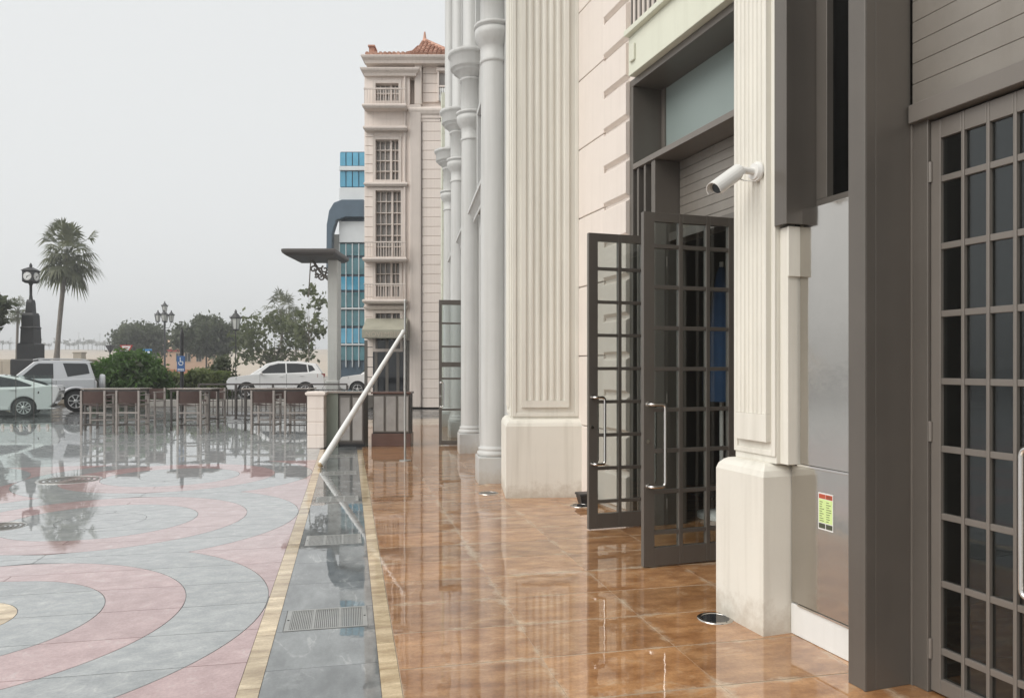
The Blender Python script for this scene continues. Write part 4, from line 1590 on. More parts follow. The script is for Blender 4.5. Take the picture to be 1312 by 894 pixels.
# ================================================================ CARS
def car(name, label, anchor, rz, at, c):
    """anchor: car-local (x, y) that comes to stand at the world point at"""
    ca, sa = math.cos(R(rz)), math.sin(R(rz))
    loc = (at[0] - (ca * anchor[0] - sa * anchor[1]), at[1] - (sa * anchor[0] + ca * anchor[1]), at[2])
    t = thing(name, label, 'car', loc, R(rz))
    L, W = c['L'], c['W']
    zb, ra = c['zb'], c['ra']
    poly = list(c['top'])
    bottom = [(L - .08, zb + .05), (L - .2, zb)]
    for wx in (c['wr'], c['wf']):
        ah = math.acos(min(1, max(-1, (zb - c['rw']) / ra)))
        a0 = math.asin((zb - c['rw']) / ra)
        for k in range(13):
            a = a0 + (math.pi - 2 * a0) * k / 12
            bottom.append((wx + ra * math.cos(a), c['rw'] + ra * math.sin(a)))
    bottom += [(.2, zb), (.06, zb + .06)]
    full = poly + bottom
    b = MB()
    h = W / 2
    secs = []
    for y, s in ((-h + .01, .0), (-h + .06, 0), (h - .06, 0), (h - .01, 0)):
        secs.append((y, s))
    b.prism(full, 'y', -h + .03, h - .03)
    body = b.build('body', M[c['paint']], t, bevel=.055, seg=3)
    # underbody fills the arches
    MB().box(.25, L - .25, -h + .25, h - .25, zb - .02, zb + .45).build('underbody', M['rubber'], t)
    # greenhouse
    gh = c['cabin']
    zlo = min(z for x, z in gh)
    zhi = max(z for x, z in gh)

    def yy(z):
        u = (z - zlo) / (zhi - zlo)
        return (h - .05) * (1 - u) + (h - c.get('tumble', .2)) * u
    n = len(gh)
    vs_ = [(x, -yy(z), z) for x, z in gh] + [(x, yy(z), z) for x, z in gh]
    cab = MB().add(vs_, [tuple(range(n))[::-1], tuple(range(n, 2 * n))] + [(i, (i + 1) % n, n + (i + 1) % n, n + i) for i in range(n)])
    cab.build('roof', M[c['paint']], t, bevel=.04, seg=3)
    for wpoly in c['wins']:
        m = len(wpoly)
        for sgn in (-1, 1):
            a = [(x, sgn * (yy(z) + .004), z) for x, z in wpoly]
            bb = [(x, sgn * (yy(z) - .02), z) for x, z in wpoly]
            MB().add(a + bb, [tuple(range(m)), tuple(range(m, 2 * m))[::-1]] + [(i, (i + 1) % m, m + (i + 1) % m, m + i) for i in range(m)]).build('side_window', M['car_glass'], t)
    for nm, (xa, za), (xb, zb2), off in (('windscreen', *c['ws'], -1), ('rear_window', *c['rs'], 1)):
        d = Vector((xb - xa, 0, zb2 - za)).normalized()
        nv = Vector((d.z, 0, -d.x)) * (-off if off < 0 else -1) * 1
        if (nv.x > 0) != (off > 0):
            nv = -nv
        p0 = Vector((xa, 0, za)).lerp(Vector((xb, 0, zb2)), .06)
        p1 = Vector((xa, 0, za)).lerp(Vector((xb, 0, zb2)), .93)
        vv = []
        for o_ in (.006, -.02):
            for p, s in ((p0, -1), (p0, 1), (p1, 1), (p1, -1)):
                q = p + nv * o_
                vv.append((q.x, s * (yy(p.z) - .09), q.z))
        MB().add(vv, [(0, 1, 2, 3), (7, 6, 5, 4), (0, 4, 5, 1), (1, 5, 6, 2), (2, 6, 7, 3), (3, 7, 4, 0)]).build(nm, M['car_glass'], t)
    # wheels
    rw = c['rw']
    for wx in (c['wf'], c['wr']):
        for sgn in (-1, 1):
            prof = [(rw * .62, -.10), (rw * .93, -.10), (rw, -.07), (rw, .07), (rw * .93, .10), (rw * .62, .10)]
            ty = MB()
            ty.rings([[(r * math.cos(2 * math.pi * i / 28), y, r * math.sin(2 * math.pi * i / 28)) for i in range(28)] for r, y in prof])
            wh = ty.build('wheel', M['rubber'], t, loc=(wx, sgn * (h - .12), rw))
            rm_ = MB()
            rm_.rings([[(r * math.cos(2 * math.pi * i / 28), sgn * y, r * math.sin(2 * math.pi * i / 28)) for i in range(28)] for r, y in
                       ((rw * .66, .085), (rw * .66, .105), (rw * .6, .105), (rw * .58, .03))], caps=False)
            for k in range(c.get('spokes', 5)):
                a = 2 * math.pi * k / c.get('spokes', 5) + .3
                da = .17
                p = [(math.cos(a - da) * rw * .14, math.sin(a - da) * rw * .14), (math.cos(a - da * .7) * rw * .62, math.sin(a - da * .7) * rw * .62),
                     (math.cos(a + da * .7) * rw * .62, math.sin(a + da * .7) * rw * .62), (math.cos(a + da) * rw * .14, math.sin(a + da) * rw * .14)]
                rm_.prism(p, 'y', sgn * .07, sgn * .1025)
            rm_.rings([[(r * math.cos(2 * math.pi * i / 16), sgn * y, r * math.sin(2 * math.pi * i / 16)) for i in range(16)] for r, y in ((rw * .2, .06), (rw * .2, .108), (rw * .1, .112))])
            rm_.build('rim', M['rim'], wh)
    # lamps, mirror, handles, plates, seams
    for nm, m, x0, x1, z0, z1, d in c['lamps']:
        for sgn in (-1, 1):
            MB().add([(x0, sgn * (h - .28), z0), (x1, sgn * (h - .015), z0 + d), (x1, sgn * (h - .015), z1 + d), (x0, sgn * (h - .28), z1),
                      (x0 + .1 * c['ld'][nm], sgn * (h - .28), z0), (x1 + .02, sgn * (h - .08), z0 + d), (x1 + .02, sgn * (h - .08), z1 + d), (x0 + .1 * c['ld'][nm], sgn * (h - .28), z1)],
                     [(0, 1, 2, 3), (4, 7, 6, 5), (0, 4, 5, 1), (3, 2, 6, 7), (1, 5, 6, 2), (0, 3, 7, 4)]).build(nm, M[m], t)
    mxx, mzz = c['mirror']
    for sgn in (-1, 1):
        MB().sphere((mxx, sgn * (h + .07), mzz), .1, sq=(.75, .9, .75)).tube([(mxx, sgn * (h - .08), mzz - .03), (mxx, sgn * (h + .05), mzz - .02)], .03, 6).build('wing_mirror', M[c['paint']], t)
        for hx, hz in c['handles']:
            MB().box(hx - .09, hx + .09, sgn * (h - .026), sgn * (h + .004), hz - .015, hz + .015).build('door_handle', M[c['paint']], t, bevel=.008)
        for sx, z0, z1 in c['seams']:
            MB().box(sx - .006, sx + .006, sgn * (h - .036), sgn * (h - .0285), z0, z1).build('door_seam', M['black'], t)
        MB().box(c['wf'] + ra + .05, c['wr'] - ra - .05, sgn * (h - .034), sgn * (h - .015), zb + .02, zb + .12).build('sill_trim', M['rubber'] if c.get('trim') else M[c['paint']], t, bevel=.01)
    MB().box(L - .035, L + .008, -.26, .26, c['plate'], c['plate'] + .11).build('number_plate', M['signwhite'], t)
    MB().box(-.012, .05, -.26, .26, zb + .18, zb + .29).build('number_plate', M['signwhite'], t)
    MB().box(-.004, .06, -.45, .45, zb + .32, zb + .42).build('grille', M['rubber'], t, bevel=.01)
    return t


# three-door off-roader with spare wheel
pj = dict(L=3.98, W=1.86, zb=.48, ra=.47, rw=.385, wf=.74, wr=3.29, paint='car_silver', tumble=.17, spokes=7,
          top=[(.0, .62), (.0, .86), (.08, 1.04), (.9, 1.13), (1.3, 1.19), (3.9, 1.22), (3.98, 1.1), (3.98, .56)],
          cabin=[(1.15, 1.14), (1.93, 1.86), (2.25, 1.915), (3.5, 1.91), (3.72, 1.87), (3.93, 1.2), (3.9, 1.14)],
          wins=[[(1.50, 1.25), (1.98, 1.74), (2.10, 1.80), (2.55, 1.80), (2.57, 1.25)], [(2.86, 1.81), (3.60, 1.80), (3.66, 1.76), (3.74, 1.42), (3.02, 1.30)]],
          ws=((1.15, 1.14), (1.93, 1.86)), rs=((3.93, 1.2), (3.72, 1.87)),
          lamps=[('headlight', 'lamp_clear', .02, .25, .84, 1.0, .04), ('tail_lamp', 'lamp_dark', 3.995, 3.90, .84, 1.20, .0)],
          ld={'headlight': 1, 'tail_lamp': -.5}, mirror=(1.62, 1.27), handles=[(2.48, 1.10)], seams=[(1.40, .6, 1.12), (2.66, .6, 1.16)], plate=.64, trim=True)
t = car('parked_car', 'silver three-door off-road car with spare wheel on its rear door', (3.29, -.93), 25, (X(97, 28.0), 28.0, -.05), pj)
sw = MB()
sw.rings([[(3.99 + xx, .05 + r * math.cos(2 * math.pi * i / 28), 1.02 + r * math.sin(2 * math.pi * i / 28)) for i in range(28)] for r, xx in ((.3, .01), (.36, .03), (.375, .09), (.36, .2), (.3, .225), (.02, .225))])
sw.build('spare_wheel', M['car_silver'], t)
for sgn in (-1, 1):
    for wx in (.74, 3.29):
        fl = MB()
        rr = []
        for k in range(13):
            a = math.pi * .04 + math.pi * .92 * k / 12
            cx, cz = math.cos(a), math.sin(a)
            rr.append([(wx + cx * .47, sgn * .89, .385 + cz * .47), (wx + cx * .57, sgn * .89, .385 + cz * .57), (wx + cx * .545, sgn * .965, .385 + cz * .545), (wx + cx * .475, sgn * .965, .385 + cz * .475)])
        fl.rings(rr)
        fl.build('wheel_flare', M['car_silver'], t)
    MB().tube([(1.9, sgn * .7, 1.93), (2.1, sgn * .7, 1.975), (3.4, sgn * .7, 1.965), (3.6, sgn * .7, 1.91)], .02, 8).build('roof_rail', M['rim'], t)
MB().box(3.9, 4.08, -.85, .85, .46, .62).build('rear_bumper', M['car_silver'], t, bevel=.03)

# white saloon, tail towards the silver car
sl = dict(L=4.75, W=1.84, zb=.24, ra=.37, rw=.32, wf=.95, wr=3.72, paint='car_white', tumble=.30, spokes=10,
          top=[(.0, .42), (.03, .62), (.25, .74), (1.25, .90), (3.7, .98), (4.45, 1.06), (4.68, 1.04), (4.74, .86), (4.62, .5), (4.45, .32)],
          cabin=[(1.2, .87), (2.0, 1.34), (2.4, 1.43), (3.0, 1.42), (3.6, 1.30), (4.4, 1.03), (4.3, .9)],
          wins=[[(1.72, .98), (2.12, 1.29), (2.4, 1.36), (2.62, 1.365), (2.62, 1.0)], [(2.70, 1.0), (2.70, 1.365), (3.05, 1.35), (3.5, 1.25), (3.95, 1.06), (3.9, 1.02)]],
          ws=((1.2, .87), (2.0, 1.34)), rs=((4.4, 1.03), (3.6, 1.30)),
          lamps=[('headlight', 'lamp_clear', .08, .45, .60, .70, .06), ('tail_lamp', 'lamp_dark', 4.745, 4.12, .88, .95, -.10)],
          ld={'headlight': 1, 'tail_lamp': -.3}, mirror=(1.85, 1.0), handles=[(2.5, .88), (3.4, .92)], seams=[(1.75, .35, .95), (2.66, .35, .97)], plate=.62)
t = car('parked_car', 'white saloon car with sloping tail behind the glass screens', (3.72, -.92), 25, (X(30, 24.8), 24.8, -.05), sl)

# lot, raised a step
lot = MB().box(-15.2, 6, 31.8, 44, -.05, .18)
tag(lot.build('parking_lot', M['asphalt']), kind='structure')
kb = thing('lot_kerb', None, None)
tag(kb, kind='structure')
x = -15.35
while x < -1:
    MB().box(x + .004, x + .996, 31.6, 31.795, -.05, .24).build('kerb_stone', M['kerb'], kb, bevel=.015)
    x += 1
sv = dict(L=4.3, W=1.84, zb=.36, ra=.41, rw=.35, wf=.86, wr=3.46, paint='car_white', tumble=.24, spokes=5,
          top=[(.0, .55), (.0, .80), (.14, .96), (.9, 1.07), (1.2, 1.10), (4.1, 1.16), (4.27, 1.05), (4.3, .6), (4.2, .42)],
          cabin=[(.95, 1.05), (1.75, 1.60), (2.2, 1.705), (3.2, 1.70), (3.9, 1.60), (4.2, 1.14), (4.1, 1.05)],
          wins=[[(1.42, 1.14), (1.86, 1.50), (2.25, 1.60), (2.55, 1.605), (2.58, 1.16)], [(2.64, 1.16), (2.61, 1.605), (3.1, 1.60), (3.5, 1.555), (3.56, 1.2)],
                [(3.62, 1.21), (3.56, 1.545), (3.76, 1.50), (3.9, 1.30)]],
          ws=((.95, 1.05), (1.75, 1.60)), rs=((4.2, 1.14), (3.9, 1.60)),
          lamps=[('headlight', 'lamp_clear', .02, .42, .80, .92, .06), ('tail_lamp', 'lamp_red', 4.3, 4.0, .95, 1.12, .0)],
          ld={'headlight': 1, 'tail_lamp': -.5}, mirror=(1.5, 1.15), handles=[(2.4, 1.02), (3.3, 1.04)], seams=[(1.45, .5, 1.1), (2.62, .5, 1.14)], plate=.75, trim=True)
car('parked_car', 'white crossover car parked behind the bar fence and the lantern post', (0, -.92), 12, (X(290, 34.0), 34.0, .18), sv)
car('parked_car', 'white crossover car parked beyond the slanted pole, nose by the pale pier', (0, -.92), 8, (X(435, 36.5), 36.5, .18), sv)

# ================================================================ STREET FURNITURE
def lantern(mb_d, mb_g, x, y, z, s=1.0):
    mb_d.lathe([(.05 * s, z), (.14 * s, z + .04 * s), (.15 * s, z + .07 * s), (.12 * s, z + .08 * s)], x, y, 6, False)
    mb_g.lathe([(.12 * s, z + .081 * s), (.20 * s, z + .52 * s)], x, y, 6, False)
    for k in range(6):
        a = 2 * math.pi * k / 6
        mb_d.tube([(x + .125 * s * math.cos(a), y + .125 * s * math.sin(a), z + .08 * s), (x + .205 * s * math.cos(a), y + .205 * s * math.sin(a), z + .525 * s)], .012 * s, 5)
    mb_d.lathe([(.235 * s, z + .521 * s), (.25 * s, z + .55 * s), (.20 * s, z + .60 * s), (.10 * s, z + .72 * s), (.05 * s, z + .76 * s), (.06 * s, z + .80 * s), (.015 * s, z + .90 * s)], x, y, 6, False)
    for k in range(6):
        a = 2 * math.pi * k / 6
        mb_d.tube([(x + .235 * s * math.cos(a), y + .235 * s * math.sin(a), z + .53 * s), (x + .27 * s * math.cos(a), y + .27 * s * math.sin(a), z + .64 * s)], [.02 * s, .004 * s], 5)


def lamp_post(label, x, y, zg, H, s=1.0):
    t = thing('street_lamp', label, 'street lamp', (x, y, zg), group='lantern posts by the car park')
    MB().lathe([(.17, 0), (.17, .25), (.12, .32), (.12, .8), (.07, .9), (.05, 1.1), (.045, H - .3), (.07, H - .28), (.07, H - .2), (.04, H - .15), (.05, H)], n=14).build('post', M['black'], t)
    d, g_ = MB(), MB()
    lantern(d, g_, 0, 0, H, s)
    d.build('lantern_frame', M['black'], t)
    g_.build('lantern_glass', M['lantern_glass'], t)
    return t


lamp_post('black single-lantern post standing behind the white crossover', X(302, 72), 72, -.05, Z(424, 72) + .05, 2.3)
t = thing('street_lamp', 'tall black lamp post with a cluster of five lanterns above the trees', 'street lamp', (X(211, 104), 104, -.05), group='lantern posts by the car park')
H = Z(413, 104) + .05
MB().lathe([(.3, 0), (.3, .8), (.18, 1), (.14, 2.3), (.12, H)], n=12).build('post', M['black'], t)
d, g_ = MB(), MB()
for a in (0, 1, 2, 3):
    aa = a * math.pi / 2 + .3
    xx, yy_ = .85 * math.cos(aa), .85 * math.sin(aa)
    d.tube([(0, 0, H - .8), (xx * .7, yy_ * .7, H - .72), (xx, yy_, H + .05)], .04, 6)
    lantern(d, g_, xx, yy_, H, 1.9)
d.tube([(0, 0, H), (0, 0, H + 1.25)], .05, 6)
lantern(d, g_, 0, 0, H + 1.25, 1.9)
d.build('lantern_frame', M['black'], t)
g_.build('lantern_glass', M['lantern_glass'], t)
t = thing('street_lamp', 'thin far lamp post with one small lantern, beside the five-lantern post', 'street lamp', (X(201, 128), 128, -.05), group='lantern posts by the car park')
H = Z(412, 128)
MB().lathe([(.15, 0), (.08, .8), (.07, H)], n=10).build('post', M['black'], t)
d, g_ = MB(), MB()
lantern(d, g_, 0, 0, H, 1.7)
d.build('lantern_frame', M['black'], t)
g_.build('lantern_glass', M['lantern_glass'], t)

# clock tower
KY = 41.0
ck = thing('street_clock', 'black pillar clock on a stepped pedestal with white dial', 'clock', (X(39.5, KY), KY, -.05))


def kw(px):
    return px / 960 * KY


def kz(py):
    return Z(py, KY) + .05


MB().loft_rect(-kw(16), kw(16), -kw(16), kw(16), [(0, 0), (0, kz(462)), (.03, kz(460))]).build('pedestal_base', M['black'], ck, bevel=.02)
MB().loft_rect(-kw(11), kw(11), -kw(11), kw(11), [(0, kz(460)), (0, kz(441)), (.08, kz(439.5))]).build('pedestal', M['black'], ck, bevel=.02)
MB().loft_rect(-kw(8.5), kw(8.5), -kw(8.5), kw(8.5), [(0, kz(439.5)), (.02, kz(421)), (-.02, kz(420)), (.04, kz(418.5)), (.06, kz(404)), (.1, kz(401))]).build('pedestal_shaft', M['black'], ck, bevel=.015)
MB().loft_rect(-kw(4.5), kw(4.5), -kw(4.5), kw(4.5), [(0, kz(401)), (.03, kz(387)), (.06, kz(384))]).build('upper_block', M['black'], ck, bevel=.015)
MB().lathe([(.10, kz(384)), (.07, kz(378)), (.07, kz(366)), (.12, kz(363))], n=12).build('column', M['black'], ck)
hd2 = MB().loft_rect(-kw(7), kw(7), -kw(7), kw(7), [(.1, kz(363)), (0, kz(361)), (0, kz(348)), (-.05, kz(347)), (.05, kz(345)), (.22, kz(342.5))]).build('clock_head', M['black'], ck, bevel=.01)
MB().tube([(0, 0, kz(342.6)), (0, 0, kz(340)), (0, 0, kz(337))], [.07, .08, .02], 8).build('finial', M['black'], ck)
for a in (0, 90):
    aa = R(a)
    fy = -kw(7)
    mm = MB()
    n = 28
    c0 = [(kw(5.2) * math.cos(2 * math.pi * i / n), fy - .012, kz(354.5) + kw(5.2) * math.sin(2 * math.pi * i / n)) for i in range(n)]
    c1 = [(p[0], fy + .01, p[2]) for p in c0]
    mm.rings([c1, c0], False)
    dl = mm.build('dial', M['signwhite'], ck, rz=aa)
    hm = MB()
    cz = kz(354.5)
    for ang, L, wd in ((70, kw(4.2), .018), (205, kw(2.8), .025)):
        dx, dz = math.sin(R(ang)), math.cos(R(ang))
        hm.prism([(-dz * wd, cz + dx * wd), (dz * wd, cz - dx * wd), (dx * L + dz * wd * .4, cz + dz * L - dx * wd * .4), (dx * L - dz * wd * .4, cz + dz * L + dx * wd * .4)], 'y', fy - .022, fy - .014)
    for k in range(12):
        a2 = k * math.pi / 6
        dx, dz = math.sin(a2), math.cos(a2)
        r0, r1 = kw(4.2), kw(4.8)
        hm.prism([(dx * r0 - dz * .012, cz + dz * r0 + dx * .012), (dx * r0 + dz * .012, cz + dz * r0 - dx * .012), (dx * r1 + dz * .012, cz + dz * r1 - dx * .012), (dx * r1 - dz * .012, cz + dz * r1 + dx * .012)], 'y', fy - .018, fy - .0125)
    hm.build('hands', M['black'], dl)


def tri(cx, cz, r):
    return [(cx - r, cz + r * .58), (cx + r, cz + r * .58), (cx, cz - r * 1.15)]


ys_ = thing('yield_sign', 'white and red give-way triangle sign facing the plaza above the bush', 'road sign', (X(162, 45), 45, -.05))
hz_ = Z(447, 45) + .05
MB().tube([(0, .03, 0), (0, .03, hz_ + .4)], .035, 8).build('post', M['signgrey'], ys_)
MB().prism(tri(0, hz_, .40), 'y', -.02, .0).build('red_border', M['signred'], ys_, bevel=.01)
MB().prism(tri(0, hz_ + .015, .285), 'y', -.026, -.021).build('white_field', M['signwhite'], ys_)
MB().box(-.11, .11, -.030, -.0265, hz_ + .04, hz_ + .09).build('lettering', M['signred'], ys_)
ys2 = thing('yield_sign', 'dark back of a triangle sign left of the red and white one', 'road sign', (X(141, 52), 52, -.05))
hz_ = Z(446, 52) + .05
MB().tube([(0, -.03, 0), (0, -.03, hz_ + .4)], .035, 8).build('post', M['signgrey'], ys2)
MB().prism(tri(0, hz_, .36), 'y', .0, .02).build('plate', M['signgrey'], ys2, bevel=.01)

dp = thing('parking_sign', 'blue disabled-parking sign plate on a tall black post by the hedge', 'road sign', (X(233, 29), 29, -.05))
MB().tube([(0, 0, 0), (0, 0, Z(428, 29) + .05)], .07, 10).build('post', M['black'], dp)
MB().tube([(0, 0, Z(428, 29) + .05), (0, 0, Z(424, 29) + .05), (0, 0, Z(419, 29) + .05)], [.075, .05, .008], 10).build('post_tip', M['black'], dp)
zc0, zc1 = Z(476, 29) + .05, Z(456, 29) + .05
MB().box(-.155, .155, -.09, -.072, zc0, zc1).build('plate', M['signblue'], dp, bevel=.01)
sy = MB()
zt_ = zc1 - .06
n = 14
cx, cz, r0 = .005, zt_ - .21, .085
for k in range(11):
    a0_, a1_ = R(150 + k * 22), R(150 + (k + 1) * 22)
    sy.prism([(cx + (r0 - .012) * math.cos(a0_), cz + (r0 - .012) * math.sin(a0_)), (cx + (r0 + .012) * math.cos(a0_), cz + (r0 + .012) * math.sin(a0_)),
              (cx + (r0 + .012) * math.cos(a1_), cz + (r0 + .012) * math.sin(a1_)), (cx + (r0 - .012) * math.cos(a1_), cz + (r0 - .012) * math.sin(a1_))], 'y', -.094, -.0905)
sy.box(-.035, -.01, -.094, -.0905, zt_ - .17, zt_ - .05).box(-.0099, .06, -.094, -.0905, zt_ - .17, zt_ - .145).box(.0601, .085, -.094, -.0905, zt_ - .27, zt_ - .145)
sy.box(-.042, -.004, -.0945, -.0941, zt_ - .04, zt_)
sy.build('wheelchair_symbol', M['signwhite'], dp)
tx = MB()
for k in range(2):
    for j in range(4):
        tx.box(-.12 + j * .062, -.07 + j * .062, -.094, -.0905, zc0 + .035 + k * .05, zc0 + .06 + k * .05)
tx.build('small_print', M['signwhite'], dp)

bs = thing('blue_sign', 'small blue road sign among the trees behind the round bush', 'road sign', (X(189, 58), 58, -.05))
MB().box(-.34, .34, -.02, .0, Z(455, 58) + .05, Z(447, 58) + .05).build('plate', mat('bright_sign_blue', (.05, .22, .48), .5), bs)
MB().tube([(0, .03, 0), (0, .03, Z(448, 58))], .035, 8).build('post', M['signgrey'], bs)
MB().box(-.2, .2, -.026, -.021, Z(452, 58) + .05, Z(450, 58) + .05).build('lettering', M['signwhite'], bs)

# ================================================================ BEACH, SEA WALL, FAR PALMS, PEACH HOUSE
bm_ = MB()
nx, ny = 40, 24
vv, ff = [], []
for j in range(ny + 1):
    y = 136 * (430 / 136) ** (j / ny)
    for i in range(nx + 1):
        x = (-1.6 + 1.75 * i / nx) * y
        u = (y - 136) / (430 - 136)
        z = -.1 + 2.0 * min(1, u * 12) + u * 9.6 + .25 * math.sin(x * .13 + y * .05) * min(1, u * 8)
        vv.append((x, y, z))
for j in range(ny):
    for i in range(nx):
        a = j * (nx + 1) + i
        ff.append((a, a + 1, a + nx + 2, a + nx + 1))
bm_.add(vv, ff, True)
tag(bm_.build('beach', M['sand']), kind='structure')

sw_ = thing('sea_wall', 'long low beige wall along the beach behind the clock', 'wall', (0, 74, 0))
xa, xb = X(-170, 74), X(130, 74)
x = xa
while x < xb:
    MB().box(x + .01, x + 1.99, 0, .5, -.05, Z(463, 74)).build('wall_panel', M['beige_wall'], sw_, bevel=.02)
    x += 2
MB().box(xa, x, -.08, .58, Z(463, 74) + .002, Z(460, 74)).build('coping', M['beige_wall'], sw_, bevel=.03)
bp_ = thing('stone_box', 'square beige stone box standing on the beach wall', 'pillar', (X(102, 73.2), 73.2, -.05))
MB().box(-.4, .4, -.4, .4, 0, Z(452, 73.2)).build('block', M['beige_wall'], bp_, bevel=.03)
MB().loft_rect(-.46, .46, -.46, .46, [(.03, Z(452, 73.2) + .001), (0, Z(451.4, 73.2)), (0, Z(450.5, 73.2)), (.08, Z(450, 73.2))]).build('cap', M['beige_wall'], bp_)
pk = thing('garden_wall', 'low beige wall running past the silver car bonnet', 'wall', (0, 47, 0))
x = X(-120, 47)
while x < X(60, 47):
    MB().box(x + .008, x + 1.19, 0, .35, -.05, Z(462, 47)).build('wall_panel', M['beige_wall'], pk, bevel=.02)
    x += 1.2

ph = thing('peach_house', 'small peach rendered house with dark windows behind the hedge', 'house', (0, 126, -.05))


def hx(px):
    return X(px, 126)


def hz(py):
    return Z(py, 126) + .05


MB().box(hx(184), hx(272), 0, 6, 0, hz(447)).build('wall', M['peach'], ph)
MB().add([(hx(181), -.4, hz(447)), (hx(275), -.4, hz(447)), (hx(275), 6.4, hz(447)), (hx(181), 6.4, hz(447)), (hx(205), 3, hz(434)), (hx(240), 3, hz(434))],
         [(0, 1, 5, 4), (1, 2, 5), (2, 3, 4, 5), (3, 0, 4), (3, 2, 1, 0)]).build('roof', M['peach'], ph)
MB().box(hx(181), hx(275), -.25, -.0, hz(450), hz(448)).build('string_course', M['signred'], ph)
MB().box(hx(180), hx(276), -3.0, -2.6, 0, hz(473)).build('garden_wall', mat('orange_wall', (.5, .2, .09), .8), ph)
for a, b in ((226, 233), (237, 244), (252, 258), (195, 202)):
    f = MB().box(hx(a) - .08, hx(b) + .08, -.08, -.001, hz(463.5), hz(452)).build('window', M['beige_wall'], ph)
    pane('pane', M['car_glass'], f, hx(a), hx(b), -.1, -.081, hz(462.7), hz(452.8))
    MB().box((hx(a) + hx(b)) / 2 - .03, (hx(a) + hx(b)) / 2 + .03, -.12, -.101, hz(462.7), hz(452.8)).build('mullion', M['beige_wall'], f)


# ================================================================ VEGETATION
rng = np.random.default_rng(11)


def leaf_object(name, pts, size, m, parent, elong=1.9, jitter=.6):
    n = len(pts)
    u = rng.normal(size=(n, 3))
    u /= np.linalg.norm(u, axis=1)[:, None]
    w_ = rng.normal(size=(n, 3))
    v = np.cross(u, w_)
    v /= np.linalg.norm(v, axis=1)[:, None]
    s = size * (1 + jitter * rng.uniform(-1, 1, size=(n, 1)))
    P = np.asarray(pts)
    A = P - u * s * elong / 2
    B = P + v * s / 2
    C = P + u * s * elong / 2
    D = P - v * s / 2
    verts = np.stack([A, B, C, D], 1).reshape(-1, 3)
    me = bpy.data.meshes.new(name)
    me.vertices.add(4 * n)
    me.vertices.foreach_set('co', verts.ravel())
    me.loops.add(4 * n)
    me.loops.foreach_set('vertex_index', np.arange(4 * n, dtype=np.int32))
    me.polygons.add(n)
    me.polygons.foreach_set('loop_start', np.arange(0, 4 * n, 4, dtype=np.int32))
    me.materials.append(m)
    me.update(calc_edges=True)
    o = bpy.data.objects.new(name, me)
    col.objects.link(o)
    o.parent = parent
    return o


def clumps(c, r, n, per, cr, shell=.55, squash_below=None):
    pts, cs = [], []
    for i in range(n):
        d = rng.normal(size=3)
        d /= np.linalg.norm(d)
        k = shell + (1 - shell) * rng.uniform() ** .5
        q = np.array(c) + d * np.array(r) * k
        if squash_below is not None and q[2] < squash_below:
            q[2] = squash_below + rng.uniform(0, .2)
        cs.append(q)
        k = int(per * rng.uniform(.6, 1.4))
        pts.append(q + rng.normal(size=(k, 3)) * cr * rng.uniform(.7, 1.25) * np.array([1, 1, .75]))
    return np.concatenate(pts), cs


def broad_tree(name, label, base, H, c, r, n, per, cr, size, m, group=None, trunk_r=.16):
    t = thing(name, label, 'tree', base, group=group)
    pts, cs = clumps(c, r, n, per, cr, squash_below=c[2] - r[2] * .7)
    leaf_object('crown', pts, size, m, t)
    tr = MB()
    tr.tube([(0, 0, -.02), (.05, 0, c[2] * .35), (c[0] * .6, 0, c[2] - r[2] * .7), (c[0], c[1], c[2])], [trunk_r, trunk_r * .8, trunk_r * .6, trunk_r * .3], 8)
    for q in cs[::max(1, len(cs) // 12)]:
        z0 = c[2] - r[2] * .8
        tr.tube([(c[0] * .6, 0, z0), tuple(np.array([c[0] * .6, 0, z0]) * .5 + q * .5 + np.array([0, 0, .1])), tuple(q)], [trunk_r * .4, trunk_r * .28, trunk_r * .1], 5)
    tr.build('trunk', M['bark'], t)
    return t


def W_(px, Y):
    return px * Y / 960


Y_ = 112
broad_tree('shade_tree', 'rounded dark tree right behind the give-way sign', (X(182, Y_), Y_, -.05), 4, (0, 0, Z(436, Y_)), (W_(31, Y_), 3.2, W_(17, Y_)), 60, 150, .62, .27, M['leaf_dark'], 'trees by the sea')
Y_ = 102
broad_tree('shade_tree', 'larger dark dense tree beside the lantern post and peach house', (X(264, Y_), Y_, -.05), 4, (0, 0, Z(431, Y_)), (W_(37, Y_), 3.6, W_(22, Y_)), 84, 170, .62, .27, M['leaf_dark'], 'trees by the sea')
Y_ = 76
broad_tree('shade_tree', 'loose sparse tree with big separate leaves behind the white crossover', (X(352, Y_), Y_, .0), 4, (0, 0, Z(437, Y_)), (W_(50, Y_), 2.8, W_(36, Y_)), 80, 26, .52, .26, M['leaf_olive'], 'trees by the sea', .1)
Y_ = 72
broad_tree('shade_tree', 'thin leafy sapling reaching up beside the pavilion canopy', (X(395, Y_), Y_, .0), 4, (.1, 0, Z(407, Y_)), (W_(18, Y_), 1.5, W_(40, Y_)), 24, 16, .36, .30, M['leaf_olive'], 'trees by the sea', .07)
Y_ = 33
t = thing('round_bush', 'big rounded lush green bush behind the silver car', 'bush', (X(167, Y_), Y_, -.05))
pts, cs = clumps((0, 0, .95), (W_(43, Y_), 1.3, 1.22), 130, 150, .2, shell=.72, squash_below=.1)
leaf_object('foliage', pts, .085, M['leaf_lush'], t, elong=2.6)
pts, cs = clumps((0, 0, .9), (W_(36, Y_), 1.05, 1.0), 60, 80, .26, shell=.3, squash_below=.1)
leaf_object('inner_foliage', pts, .12, M['leaf_dark'], t)
MB().tube([(0, 0, 0), (0, 0, .9)], [.12, .06], 6).tube([(0, 0, .1), (-.7, 0, 1.0)], [.07, .03], 6).tube([(0, 0, .1), (.7, .1, 1.0)], [.07, .03], 6).build('stem', M['bark'], t)
Y_ = 35.5
